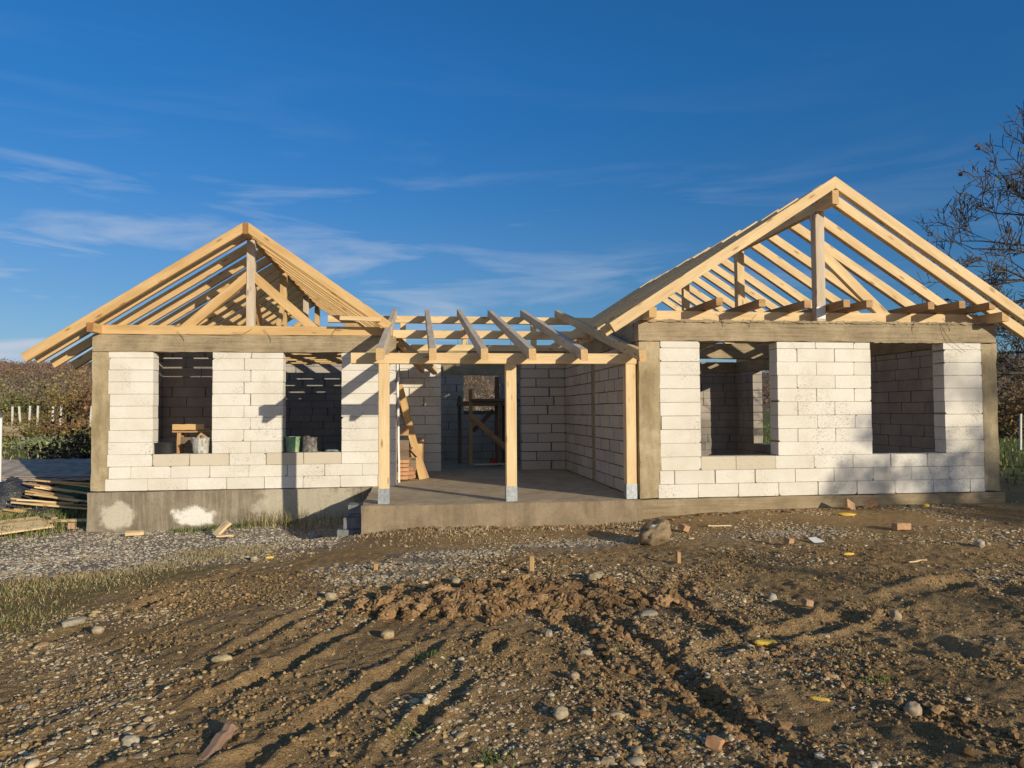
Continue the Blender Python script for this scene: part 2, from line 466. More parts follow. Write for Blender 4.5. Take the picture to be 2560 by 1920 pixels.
RUTS = [  # (polyline, half width, depth, rim)
    ([(-3.4, 4.6), (-2.9, 5.65), (-2.4, 6.85), (-1.9, 8.3)], .10, .045, .02),
    ([(-2.3, 3.2), (-1.75, 4.3), (-1.2, 5.4), (-.6, 6.9)], .08, .03, .015),
    ([(-2.0, 3.0), (-1.45, 3.9), (-.95, 4.75), (-.29, 6.1)], .08, .035, .02),
    ([(-1.2, 3.0), (-.75, 3.75), (-.30, 4.45), (.1, 5.2)], .08, .045, .025),
    ([(-.5, 2.9), (-.15, 3.6), (.3, 4.5), (.55, 5.2)], .07, .04, .025),
    ([(.95, 2.8), (1.08, 3.5), (1.12, 4.4), (1.2, 5.2), (1.1, 5.9)], .09, .045, .035),
    ([(1.9, 2.8), (1.72, 3.3), (1.62, 4.0), (1.60, 4.8), (1.40, 5.7), (.9, 6.3)], .10, .06, .05),
    ([(2.9, 3.0), (2.7, 3.8), (2.45, 4.7), (2.25, 5.6), (2.3, 6.4), (2.6, 7.0)], .11, .045, .035),
    ([(3.9, 3.2), (3.7, 4.2), (3.4, 5.2), (3.2, 6.2)], .14, .05, .04),
    ([(2.0, 4.9), (2.9, 5.25), (4.2, 6.0), (5.7, 6.6)], .12, .05, .04),
    ([(4.6, 3.8), (4.9, 5.0), (5.3, 6.4)], .14, .05, .04),
]
def gz(x, y):
    x = np.asarray(x, dtype=np.float64); y = np.asarray(y, dtype=np.float64)
    z = -.35 + .10 * sm(x, 1.5, 6.0) * sm(y, 5, 9) + .07 * sm(x, 2.6, 4.0) * sm(y, 8.6, 10.3)
    z = z - .30 * sm(-x, -.2, 4.0) * sm(y, 6.0, 12.0) - .06 * sm(-x, 1, 3) * (1 - sm(y, 6, 9))
    z = z - .22 * np.exp(-(((x + 1.35) / .75) ** 2 + ((y - 11.9) / .95) ** 2))
    z = z + .06 * np.exp(-(((x - .9) / 1.6) ** 2 + ((y - 9.9) / .5) ** 2))
    far = sm(np.hypot(x, y), 28, 70)
    z = z * (1 - far) + far * (.15 + .004 * np.hypot(x, y).clip(0, 160))
    near = 1 - sm(np.hypot(x, y - 6), 13, 22)
    z = z + near * (.022 * fbm(x, y, .7, 3, 3) + .007 * fbm(x, y, 4.5, 3, 9)) + far * .3 * fbm(x, y, .06, 2, 5)
    # long tyre-dragged ridges in the bare soil
    bare = sm(9.4 - y, 0, 1.2) * sm(x + .55 * (y - 3) * -.35 + 4.4, 0, 1.2) * near
    ang = .42 - .16 * np.clip(x, -2, 3.5)
    u = x - ang * (y - 4) + .12 * fbm(x, y, .8, 2, 21)
    rid = 1 - np.abs(fbm(u * 1.0, y * .16, 3.0, 3, 33))
    z = z + bare * (.012 + .006 * vnoise(x, y, 90)) * (rid - .6) + bare * (.0085 * fbm(x, y, 14, 4, 40, .65) + .006 * np.abs(fbm(x, y, 7, 3, 44)))
    for P, w, dp, rim in RUTS:
        d = dpoly(x, y, P)
        wob = np.clip(.55 + .9 * vnoise(x * 1.7, y * 1.7, 50) + .35 * vnoise(x * 7, y * 7, 51), 0, 1.5)
        d = d + .035 * vnoise(x * 6, y * 6, 52); w = w * .72; z = z - dp * .8 * wob * np.exp(-(d / w) ** 2) + rim * wob * np.exp(-((d - 1.9 * w) / (.55 * w)) ** 2)
    # heap of dug clay
    z = z + .05 * np.exp(-(((x - .75) / .75) ** 2 + ((y - 6.4) / .42) ** 2)) * (1 + .8 * vnoise(x * 6, y * 6, 61))
    # keep it below floors and slabs
    inside = ((x > -5.3) & (x < -.45) & (y > 13.0) & (y < 21.8)) | ((x > -.7) & (x < 9) & (y > 10.55) & (y < 20.2))
    return np.where(inside, np.minimum(z, -.4), z)

def grow(a, b, n):      # coarse outer coordinates, geometric steps from a outwards to b
    t = np.linspace(0, 1, n + 1)[1:]
    return a + (b - a) * (np.exp(t * 5) - 1) / (math.exp(5) - 1)
xs = np.concatenate([grow(-7.0, -1800, 60)[::-1], np.arange(-7.0, 8.0, .024), grow(8.0, 1800, 60)])
ys = np.concatenate([grow(2.3, -900, 40)[::-1], np.arange(2.3, 5.6, .018), np.arange(5.6, 9.0, .028), np.arange(9.0, 14.0, .05), grow(14.0, 2400, 90)])
GX, GY = np.meshgrid(xs, ys)
GZ = gz(GX, GY)
# real differences of ground cover: r = pale gravel, g = grass, b = damp
WOB = fbm(GX, GY, 1.1, 3, 71)
edge = GY - (8.15 + .42 * (GX + 4.3))            # gravel drive lies beyond this line, left of the pit
grav = sm(edge + .5 * WOB, -.25, .35) * sm(-GX - .75 + .35 * WOB, 0, .7) * sm(13.2 - GY + .35 * (GX + 5.3), 0, .5) * (1 - .8 * sm(-GX, 6.3, 8.5))
for (cx, cy, rx, ry) in ((0, 7.9, .9, .28), (.55, 8.55, .6, .3), (1.6, 8.9, .9, .22), (2.3, 9.0, .7, .25), (-.35, 7.4, .7, .22), (4.6, 8.9, .8, .3)):
    grav = np.maximum(grav, .85 * sm(1.2 - np.hypot((GX - cx) / rx, (GY - cy) / ry) + .6 * WOB, 0, .8))
grs = sm(-(GX + 2.75 - .36 * (GY - 6.0)) + .5 * WOB, 0, .8) * sm(-edge + .3, 0, .5) * sm(GY, 4.6, 6.2) * .38
out = np.maximum(sm(-GX - 5.9 + .4 * WOB, 0, .8) * sm(GY - 12.2 - .2 * GX - 1.3, -.6, .6), sm(GY, 20, 26))
out = np.maximum(out, sm(GX, 11.5, 14))
grs = np.maximum(grs, out)
nv = len(xs)
idx = np.arange(len(xs) * len(ys)).reshape(len(ys), len(xs))
GF = np.stack([idx[:-1, :-1], idx[:-1, 1:], idx[1:, 1:], idx[1:, :-1]], -1).reshape(-1, 4)

m, nt, b = mat('site_soil')
oc = coords(nt)
a = nt.nodes.new('ShaderNodeAttribute'); a.attribute_name = 'Col'
sp = nt.nodes.new('ShaderNodeSeparateXYZ'); link(nt, a.outputs['Vector'], sp.inputs[0])
n1 = noise(nt, oc, .9, 5, 0.6); n2 = noise(nt, oc, 14, 7, 0.7); n3 = noise(nt, oc, 70, 4, 0.7)
soil = ramp(nt, n1, [(0.3, (.35, .215, .095)), (0.5, (.47, .305, .145)), (0.72, (.58, .375, .175))])
soil = mix(nt, ramp(nt, n2, [(0.33, 0.6), (0.55, 0.0)]), soil, (.22, .135, .06))
v1 = N(nt, 'ShaderNodeTexVoronoi', Scale=42.0); link(nt, oc, v1.inputs['Vector'])
v2 = N(nt, 'ShaderNodeTexVoronoi', Scale=95.0); link(nt, oc, v2.inputs['Vector'])
pc = nt.nodes.new('ShaderNodeValToRGB'); link(nt, v1.outputs['Color'], pc.inputs[0])
pe = pc.color_ramp.elements; pe[0].color = (.28, .19, .10, 1); pe[1].color = (.62, .52, .37, 1)
pk = mix(nt, 1.0, ramp(nt, v1.outputs['Distance'], [(0.22, 1.0), (0.34, 0.0)]), ramp(nt, n2, [(0.42, 0.15), (0.6, 0.9)]), 'MULTIPLY')
soil = mix(nt, pk, soil, pc.outputs[0])
grv = ramp(nt, v2.outputs['Color'], [(0.2, (.34, .28, .21)), (0.5, (.54, .47, .37)), (0.8, (.70, .63, .52))])
grv = mix(nt, ramp(nt, v2.outputs['Distance'], [(0.3, 0.0), (0.62, 0.75)]), grv, (.20, .16, .12))
grv = mix(nt, ramp(nt, n2, [(0.45, 0.0), (0.62, 0.6)]), grv, (.33, .25, .16))
gr = ramp(nt, n2, [(0.3, (.10, .12, .03)), (0.5, (.19, .18, .06)), (0.7, (.33, .26, .12))])
gr = mix(nt, ramp(nt, n1, [(0.4, 0.0), (0.6, 0.6)]), gr, (.10, .15, .035))
c = mix(nt, sp.outputs[1], soil, gr)
c = mix(nt, sp.outputs[0], c, grv)
link(nt, c, b.inputs['Base Color']); b.inputs['Roughness'].default_value = 0.95; b.inputs['Specular IOR Level'].default_value = 0.1
bn = bump(nt, b, n2, 1.0, 0.06)
bn = bump(nt, b, n3, 1.0, 0.018, bn)
bn = bump(nt, b, mix(nt, 1.0, ramp(nt, v1.outputs['Distance'], [(0.0, 1.0), (0.4, 0.0)]), 1.0, 'MULTIPLY'), 0.7, 0.012, bn)
M['soil'] = m
g = np_mesh('ground', np.stack([GX, GY, GZ], -1).reshape(-1, 3), GF, M['soil'],
            np.stack([grav, grs, WOB * 0], -1).reshape(-1, 3), smooth=True)
tag(g, 'brown stony building-plot soil with a pale gravel drive and grass around', kind='structure')

# ------------------------------------------------------------------ the unfinished house
house = thing('unfinished_house', 'unfinished single-storey house of white blocks with bare timber roof frames and a post porch', 'house', (0, 12, 0))

def wall(name, o, d, length, thick, courses, z0=0.0, opens=(), phase=0.0, top=2.3, mats=None, damp=(), dampz=None, end_damp=False, label=None, js=1.0, joints=None):
    """block wall. o = start (x, y) of the outer face, d = unit direction; thickness goes to the left of d.
    every block is a chamfer-cornered prism, joints are real gaps over a recessed mortar core"""
    mb = MB()
    ox, oy = o; dx, dy = d; nx, ny = -dy, dx
    def P(s, n, z): return (ox + dx * s + nx * n, oy + dy * s + ny * n, z)
    BL, CH = .625, .20
    zc = z0; k = 0
    while zc < top - 1e-4:
        z1 = min(zc + CH, top)
        st = [0.0]
        s = (phase + (0.0 if k % 2 else .3125) + random.uniform(-.05, .05)) % BL
        if s < .12: s += BL
        while s < length - .1:
            st.append(s); s += BL + random.uniform(-.006, .006)
            if random.random() < .06: s -= random.choice((.2, .3))
        st.append(length)
        if joints: st = [0.0] + [q + random.uniform(-.006, .006) for q in joints(k) if .05 < q < length - .05] + [length]
        segs = []
        for a_, b_ in zip(st[:-1], st[1:]):
            parts = [(a_, b_)]
            for (u0, u1, w0, w1) in opens:
                if zc < w1 - .01 and z1 > w0 + .01:
                    new = []
                    for (p, q) in parts:
                        if q <= u0 or p >= u1: new.append((p, q)); continue
                        if p < u0: new.append((p, u0))
                        if q > u1: new.append((u1, q))
                    parts = new
            segs += parts
        for (p, q) in segs:
            if q - p < .03: continue
            jl = (random.uniform(.002, .006) if random.random() < .75 else .010) * js
            jh = random.uniform(.0022, .0042) * js
            p_, q_ = p + jl, q - jl
            for (u0, u1, w0, w1) in opens:      # jambs stay true
                if zc < w1 - .01 and z1 > w0 + .01:
                    if abs(p - u1) < .002: p_ = p + random.uniform(-.004, .004)
                    if abs(q - u0) < .002: q_ = q + random.uniform(-.004, .004)
            if p < .001: p_ = p
            tooth = joints is not None and p < .001
            if tooth: p_ = p + (random.uniform(-.030, .004) if k else -.055)
            if q > length - .001: q_ = q
            a0, a1 = zc + jh, z1 - jh
            t0 = random.uniform(-.003, .002) - (.005 if tooth else 0); t1 = thick + random.uniform(-.003, .003)
            cs = [random.uniform(.002, .006) if random.random() < .86 else random.uniform(.012, .035) for _ in range(4)]
            ring = [(p_ + cs[0], a0), (q_ - cs[1], a0), (q_, a0 + cs[1]), (q_, a1 - cs[2]), (q_ - cs[2], a1), (p_ + cs[3], a1), (p_, a1 - cs[3]), (p_, a0 + cs[0])]
            ring = [(x + random.uniform(-.0012, .0012), y + random.uniform(-.0012, .0012)) for x, y in ring]
            V = [P(x, t0, y) for x, y in ring] + [P(x, t1, y) for x, y in ring]
            F = [tuple(range(8)), tuple(range(15, 7, -1))] + [(i, i + 8, (i + 1) % 8 + 8, (i + 1) % 8) for i in range(8)]
            mi = 0
            if dampz and abs(zc - dampz) < .01 and any(u0 - .3 < (p + q) / 2 < u1 + .2 for u0, u1 in damp): mi = 1
            elif random.random() < .015: mi = 1
            mb.add(V, F, mi)
        zc += CH; k += 1
    # recessed mortar core, cut around openings
    ss = sorted({0.004, length - .004} | {x for q in opens for x in (q[0] - .006, q[1] + .006)})
    zz = sorted({z0, top} | {x for q in opens for x in q[2:] if z0 < x < top})
    e = .009
    for s0, s1 in zip(ss[:-1], ss[1:]):
        for h0, h1 in zip(zz[:-1], zz[1:]):
            cm, hm = (s0 + s1) / 2, (h0 + h1) / 2
            if any(q[0] - .007 < cm < q[1] + .007 and q[2] < hm < q[3] for q in opens): continue
            A = s0 + (e if s0 > .01 or True else 0); B = s1 - e
            nb = lambda c_: not (any(q[0] - .007 < c_ < q[1] + .007 and q[2] < hm < q[3] for q in opens) or c_ < 0 or c_ > length)
            if nb(s0 - .02): A = s0
            if nb(s1 + .02): B = s1
            H1 = h1 - (0.004 if any(q[0] - .007 < cm < q[1] + .007 and abs(q[2] - h1) < .01 for q in opens) else 0)
            V = [P(x, y, z) for x in (A, B) for y in (e, thick - e) for z in (h0 + .001, H1 - .001)]
            mb.add(V, [(0, 1, 3, 2), (4, 6, 7, 5), (0, 4, 5, 1), (2, 3, 7, 6), (0, 2, 6, 4), (1, 5, 7, 3)], 2)
    ob = mb.build(name, mats or [M['aac'], M['aac_damp'], M['mortar2']], house)
    if label: ob['label'] = label
    return ob

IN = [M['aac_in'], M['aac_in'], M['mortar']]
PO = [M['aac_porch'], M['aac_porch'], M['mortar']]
def rough_box(name, x0, x1, y0, y1, z0, z1, m, j=.004, step=.16, parent=house, label=None, edge=.010):
    """cast concrete: box subdivided and slightly out of true, edges a little eaten away"""
    bm = bmesh.new()
    nx, ny, nz = (max(1, int(round((b_ - a_) / step))) for a_, b_ in ((x0, x1), (y0, y1), (z0, z1)))
    nx, ny, nz = min(nx, 60), min(ny, 60), min(nz, 20)
    vs_ = {}
    def vert(i, j_, k):
        key = (i, j_, k)
        if key not in vs_:
            x = x0 + (x1 - x0) * i / nx; y = y0 + (y1 - y0) * j_ / ny; z = z0 + (z1 - z0) * k / nz
            ex = (i in (0, nx)) + (j_ in (0, ny)) + (k in (0, nz))
            jj = j * (1.0 if ex == 1 else 1.3)
            x += random.uniform(-jj, jj); y += random.uniform(-jj, jj); z += random.uniform(-jj, jj)
            if ex >= 2:
                e2 = edge * random.random()
                x += e2 * (1 if i == 0 else -1 if i == nx else 0); y += e2 * (1 if j_ == 0 else -1 if j_ == ny else 0); z += e2 * (1 if k == 0 else -1 if k == nz else 0)
            vs_[key] = bm.verts.new((x - 0, y - 12, z))
        return vs_[key]
    for i in range(nx):
        for j_ in range(ny):
            bm.faces.new((vert(i, j_, 0), vert(i, j_ + 1, 0), vert(i + 1, j_ + 1, 0), vert(i + 1, j_, 0)))
            bm.faces.new((vert(i, j_, nz), vert(i + 1, j_, nz), vert(i + 1, j_ + 1, nz), vert(i, j_ + 1, nz)))
    for i in range(nx):
        for k in range(nz):
            bm.faces.new((vert(i, 0, k), vert(i + 1, 0, k), vert(i + 1, 0, k + 1), vert(i, 0, k + 1)))
            bm.faces.new((vert(i, ny, k), vert(i, ny, k + 1), vert(i + 1, ny, k + 1), vert(i + 1, ny, k)))
    for j_ in range(ny):
        for k in range(nz):
            bm.faces.new((vert(0, j_, k), vert(0, j_, k + 1), vert(0, j_ + 1, k + 1), vert(0, j_ + 1, k)))
            bm.faces.new((vert(nx, j_, k), vert(nx, j_ + 1, k), vert(nx, j_ + 1, k + 1), vert(nx, j_, k + 1)))
    me = bpy.data.meshes.new(name); bm.to_mesh(me); bm.free(); me.materials.append(m)
    o = bpy.data.objects.new(name, me); C.objects.link(o); o.parent = parent
    if label: o['label'] = label
    return o

def left_joints(k):
    if k == 0: return [.604 + .625 * i for i in range(8)]
    if k == 1: return [.34 + .625 * i for i in range(8)]
    if k == 2: return [.675, 1.27, 1.90, 2.50, 2.77 + .35, 3.745]
    return [1.62 + 1.15 * (.54 if k % 2 else .44)]
def right_joints(k):
    if k == 0: return [.547 + .625 * i for i in range(9)]
    if k == 1: return [.19 + .625 * i for i in range(9)]
    if k == 2: return [.598, 1.14, 1.76, 2.37, 2.99, 3.60, 4.22, 4.82]
    return [1.809 + 1.502 * f for f in ((.415, .82) if k % 2 else (.21, .61))] + ([.14] if k == 3 else [])
# left wing --------------------------------------------------------------
LX0, LX1, LY = -5.335, -.385, 12.96
wall('block_wall', (-5.045, LY), (1, 0), LX1 - .002 + 5.045, .25, 12, opens=[(.675, 1.62, .6, 2.31), (2.77, 3.745, .6, 2.31)], joints=left_joints,
     damp=[(.95, 1.5), (3.1, 3.6)], dampz=.4, label='left front wall of white blocks with two window openings')
rough_box('concrete_column', LX0, -5.047, LY - .004, LY + .246, .002, 2.300, M['colc'])
rough_box('ring_beam', LX0 - .003, LX1 + .003, LY - .007, LY + .25, 2.302, 2.595, M['beamc'], label='brown concrete ring beam over the left front windows')
rough_box('ring_beam', LX0, LX0 + .25, LY + .252, 21.6, 2.302, 2.593, M['beamc'], step=.3)
rough_box('ring_beam', LX1 - .25, LX1, LY + .252, 21.6, 2.302, 2.593, M['beamc'], step=.3)
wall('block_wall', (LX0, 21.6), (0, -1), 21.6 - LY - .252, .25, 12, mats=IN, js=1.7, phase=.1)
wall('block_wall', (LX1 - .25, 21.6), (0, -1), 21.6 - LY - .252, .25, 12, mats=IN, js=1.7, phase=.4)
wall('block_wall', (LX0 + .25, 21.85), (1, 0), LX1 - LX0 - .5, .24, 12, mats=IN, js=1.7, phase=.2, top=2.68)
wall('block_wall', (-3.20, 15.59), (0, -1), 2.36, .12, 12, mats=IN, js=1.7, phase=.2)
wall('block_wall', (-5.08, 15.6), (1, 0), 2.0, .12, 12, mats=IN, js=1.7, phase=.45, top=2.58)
rough_box('foundation', LX0 - .035, LX1 + .0, LY - .045, 21.9, -1.0, -.006, M['found'], step=.25, label='stained grey concrete plinth under the left wing')

# porch ------------------------------------------------------------------
PY = 15.95
ps = rough_box('porch_slab', -.775, 3.19, 10.335, 16.3, -.9, .0, M['slab'], step=.2, j=.003, label='bare concrete porch floor slab')
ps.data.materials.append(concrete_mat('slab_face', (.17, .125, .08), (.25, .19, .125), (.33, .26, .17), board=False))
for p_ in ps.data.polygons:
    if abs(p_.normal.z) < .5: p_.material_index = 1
rough_box('floor_slab', -.38, 3.19, 16.302, 20.2, -.6, -.004, M['slab'], step=.4, j=.002)
rough_box('floor_slab', LX0 + .25, -4.10 + 3.4, 13.22, 21.5, -.3, -.002, M['slab'], step=.5, j=.001)
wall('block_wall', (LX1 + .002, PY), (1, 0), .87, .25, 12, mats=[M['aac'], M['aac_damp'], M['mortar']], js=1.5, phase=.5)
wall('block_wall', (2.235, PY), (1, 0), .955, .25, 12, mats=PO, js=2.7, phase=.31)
rough_box('ring_beam', LX1 + .002, 3.19, PY - .003, PY + .25, 2.302, 2.585, M['beamc'], step=.3)
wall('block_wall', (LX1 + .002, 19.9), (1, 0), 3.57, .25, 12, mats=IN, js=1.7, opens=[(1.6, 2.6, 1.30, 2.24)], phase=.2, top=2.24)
rough_box('ring_beam', LX1 + .002, 3.19, 19.9, 20.15, 2.25, 2.66, M['beamc'], step=.3)

# right wing -------------------------------------------------------------
RX0, RX1, RY = 3.2, 8.965, 10.49
o_ = RX0 + .333
wall('block_wall', (o_, RY), (1, 0), 8.70 - o_, .25, 12, opens=[(4.131 - o_, 5.342 - o_, .6, 2.31), (6.844 - o_, 8.064 - o_, .6, 2.31)], joints=right_joints,
     damp=[(4.40 - o_, 5.2 - o_)], dampz=.4, label='right front wall of white blocks with two window openings')
rough_box('concrete_column', RX0, o_ - .002, RY - .006, RY + .246, .002, 2.3, M['colc'], label='brown concrete column beside the porch')
rough_box('concrete_column', 8.702, RX1, RY - .004, RY + .246, .002, 2.3, M['colc'])
rough_box('ring_beam', RX0 - .003, RX1 + .003, RY - .010, RY + .25, 2.302, 2.60, M['beamc'], label='brown concrete ring beam over the right front windows')
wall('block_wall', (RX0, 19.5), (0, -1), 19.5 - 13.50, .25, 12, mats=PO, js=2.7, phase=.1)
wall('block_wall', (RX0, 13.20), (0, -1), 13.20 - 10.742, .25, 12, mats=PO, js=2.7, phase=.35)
rough_box('concrete_column', RX0 + .006, RX0 + .244, 13.202, 13.498, .0, 2.3, M['beamc'])
rough_box('ring_beam', RX0, RX0 + .25, RY + .252, 19.5, 2.302, 2.598, M['beamc'], step=.3)
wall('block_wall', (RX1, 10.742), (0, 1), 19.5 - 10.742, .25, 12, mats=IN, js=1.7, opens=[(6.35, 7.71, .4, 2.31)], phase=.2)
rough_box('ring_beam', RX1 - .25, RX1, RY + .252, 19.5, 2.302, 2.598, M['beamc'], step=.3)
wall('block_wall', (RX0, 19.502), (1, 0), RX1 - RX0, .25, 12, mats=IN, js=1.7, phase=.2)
rough_box('ring_beam', RX0 + .252, RX1 - .252, 14.0, 14.25, 2.302, 2.598, M['beamc'], step=.4)
rough_box('ring_beam', RX0, RX1, 19.502, 19.75, 2.302, 2.598, M['beamc'], step=.4)
rough_box('floor_slab', RX0 + .25, RX1 - .25, 10.75, 19.4, -.3, -.002, M['slab'], step=.5, j=.001)
rough_box('foundation', RX0 - .008, RX1 + .05, RY - .045, 19.8, -.9, -.004, M['found2'], step=.22, j=.006, label='rough concrete plinth under the right wing')

# ------------------------------------------------------------------ roof timber
W1, W2, WG = [M['wood'], M['wood_end']], [M['wood2'], M['wood2_end']], [M['wood_grey'], M['wood_end']]
def timber(name, p0, p1, w, h, mats, parent, **k):
    mb = MB(); mb.beam(p0, p1, w, h, **k)
    return mb.build(name, mats, parent)

# left gable
xr, ztop = -2.845, 4.44
mb = MB(); mb.beam((xr, 12.66, ztop - .095), (xr, 22.0, ztop - .095), .09, .19, n=10)
lroof = mb.build('roof_frame', W2, house); lroof['label'] = 'left gable roof frame of close-set rafters on a ridge beam'
# sub-part helper: keep world coordinates
cs_ = math.cos(math.atan(.65)); cr_ = math.cos(math.atan(.70))
Yl = [12.70, 13.07] + [13.75 + .675 * i for i in range(12)]
for i, y in enumerate(Yl):
    jz = random.uniform(-.008, .008); tipj = random.uniform(-.06, .06) if i else 0
    zc = ztop - .075 / cs_ + jz
    timber('rafter', (xr - .047, y, zc), (-6.245 + tipj, y, zc - .65 * ((xr - .047) - (-6.245 + tipj))), .08, .15, W2, lroof, cut0=(1, 0, 0))
    zc = ztop - .075 / cr_ + jz
    xe = -.50 + random.uniform(-.03, .03)
    timber('rafter', (xr + .047, y, zc), (xe, y, zc - .70 * (xe - xr - .047)), .08, .15, W2, lroof, cut0=(1, 0, 0))
for i, y in enumerate((13.12, 16.2, 19.4, 21.5)):
    timber('king_post', (xr, y, 2.76), (xr, y, ztop - .192), .135, .135, WG if i in (0, 2) else W2, lroof, up=(0, 1, 0))
for s in (-1, 1):
    timber('brace', (xr + s * .07, 13.12, 3.60), (xr + s * 1.02, 13.12, 2.76), .12, .155, W2, lroof, cut0=(1, 0, 0), cut1=(0, 0, 1))
    timber('brace', (xr, 13.19 if s > 0 else 16.12, 3.55), (xr, 13.95 if s > 0 else 15.4, 2.80), .09, .11, W2, lroof, cut1=(0, 0, 1))
    timber('brace', (xr + s * .07, 19.4, 3.60), (xr + s * 1.15, 19.4, 2.82), .09, .12, W2, lroof, cut0=(1, 0, 0), cut1=(0, 0, 1))
timber('wall_plate', (-5.245, 12.64, 2.672), (-5.245, 21.6, 2.672), .10, .15, W2, lroof, n=10)
timber('wall_plate', (-.50, 13.14, 2.672), (-.50, 21.6, 2.672), .12, .15, W2, lroof, n=10)
timber('tie_beam', (-5.193, 13.04, 2.675), (-.44, 13.04, 2.675), .13, .155, W2, lroof, n=10)
for i, y in enumerate([13.68 + .64 * k for k in range(12)]):
    timber('ceiling_joist', (-5.19, y, 2.672), (-.565, y, 2.672), .08, .145, W2, lroof)
# lath strips nailed along the underside seen through the right-hand opening
timber('lath', (-1.30, 12.62, 2.86), (-.62, 12.62, 2.84), .025, .075, W1, lroof)

# right gable
xr, ztop = 6.09, 4.71
mb = MB(); mb.beam((xr - .01, 10.06, 4.395), (xr - .01, 19.9, 4.395), .10, .205, n=10)
rroof = mb.build('roof_frame', W1, house); rroof['label'] = 'taller right gable roof frame on a ridge beam'
sl = .6425; cs_ = math.cos(math.atan(sl))
Yr = [10.13, 10.50, 11.22, 11.86, 12.67, 13.38, 14.17, 14.87, 15.44, 16.05, 16.7, 17.42, 18.02, 18.7, 19.3]
for i, y in enumerate(Yr):
    jz = random.uniform(-.012, .006) if i else 0; tj = random.uniform(-.03, .03) if i else 0
    zc = ztop - .075 / cs_ + jz
    xt = (2.7065 if i < 2 else 3.12) + tj
    timber('rafter', (xr - .001, y, zc), (xt, y, zc - sl * (xr - xt)), .10, .15, W1, rroof, cut0=(1, 0, 0))
    xt = (9.78 if i < 2 else 9.05) + tj
    timber('rafter', (xr + .001, y, zc), (xt, y, zc - sl * (xt - xr)), .10, .15, W1, rroof, cut0=(1, 0, 0))
for i, y in enumerate((10.565, 13.35, 16.2, 19.2)):
    timber('king_post', (xr - .02, y, 2.62 if i == 0 else 2.77), (xr - .02, y, 4.290), .145, .145, WG if i == 0 else W1, rroof, up=(0, 1, 0))
timber('brace', (6.16, 10.72, 3.76), (7.20, 10.72, 2.775), .09, .155, W1, rroof, cut0=(1, 0, 0), cut1=(0, 0, 1))
timber('wall_plate', (3.315, 10.15, 2.675), (3.315, 19.6, 2.675), .11, .145, W1, rroof, n=10)
timber('wall_plate', (8.84, 10.15, 2.675), (8.84, 19.6, 2.675), .11, .145, W1, rroof, n=10)
timber('tie_beam', (3.372, 10.70, 2.688), (8.783, 10.70, 2.688), .12, .165, W1, rroof, n=12)
WB = [M['wood_joist_shade'], M['wood_brown']]
for i, x in enumerate((4.31, 4.93, 5.64, 6.23, 6.60, 7.62, 8.08, 8.62)):
    timber('ceiling_joist', (x, 10.11 + random.uniform(-.04, .04), 2.835 + random.uniform(-.012, .012)), (x + random.uniform(-.03, .03), 19.5, 2.83), .10, .11, WB, rroof, n=8)
mbp = MB(); mbp.box(5.985, 6.125, 10.478, 10.492, 2.655, 2.835)
cap = mbp.build('post_plate', M['white_paint'], rroof); cap['label'] = 'white plate at the foot of the king post'

# porch roof
mb = MB(); mb.beam((-.928, 10.565, 2.036), (3.172, 10.565, 2.036), .15, .15, n=10)
proof = mb.build('roof_frame', W1, house); proof['label'] = 'low porch roof frame of spaced rafters on a front beam'
s_ = (3.35 - 2.11) / (16.1 - 10.565)
for x, y0, gx in ((-.508, 10.06, 0), (.201, 10.1, 0), (.904, 10.1, 0), (1.573, 10.1, 0), (2.301, 10.08, 0), (3.113, 10.0, 0)):
    zf = 2.11 + s_ * (y0 - 10.565) + .060
    ye = 16.32 + random.uniform(-.08, .08)
    timber('rafter', (x, y0, zf), (x + random.uniform(-.02, .02), ye, zf + s_ * (ye - y0)), .10, .15, WG if x < 2.9 else W1, proof, mie=1, cut0=(0, 1, -.25))
timber('purlin', (-.46, 13.5, 2.68), (3.18, 13.5, 2.68), .12, .145, W1, proof, n=10)
timber('purlin', (-1.9, 16.1, 3.268), (3.9, 16.1, 3.268), .12, .15, W1, proof, n=10)
timber('wall_plate', (-.37, 16.03, 2.655), (3.18, 16.03, 2.655), .12, .135, W1, proof, n=10)
for x in (-.32, 1.01, 2.53):
    timber('strut', (x, 16.1, 2.725), (x, 16.1, 3.19), .12, .12, W1, proof, up=(0, 1, 0))
timber('brace', (-.40, 13.62, 2.60), (.36, 15.75, 2.13), .10, .14, W1, proof)
timber('brace', (-.36, 14.25, 2.52), (.10, 15.80, 2.16), .07, .12, W2, proof)
for x in (-.475, 1.321, 3.078):
    mb = MB(); mb.beam((x, 10.565, .19), (x, 10.565, 1.960), .15, .15, up=(0, 1, 0), wob=.001)
    p = mb.build('porch_post', W1, house)
    mb = MB()
    mb.box(x - .079, x + .079, 10.486, 10.489, .006, .215); mb.box(x - .079, x + .079, 10.641, 10.644, .006, .215)
    mb.box(x - .079, x - .076, 10.490, 10.640, .006, .215); mb.box(x + .076, x + .079, 10.490, 10.640, .006, .215)
    mb.box(x - .077, x + .077, 10.488, 10.642, .001, .006)
    sh = mb.build('post_shoe', M['galv'], p)
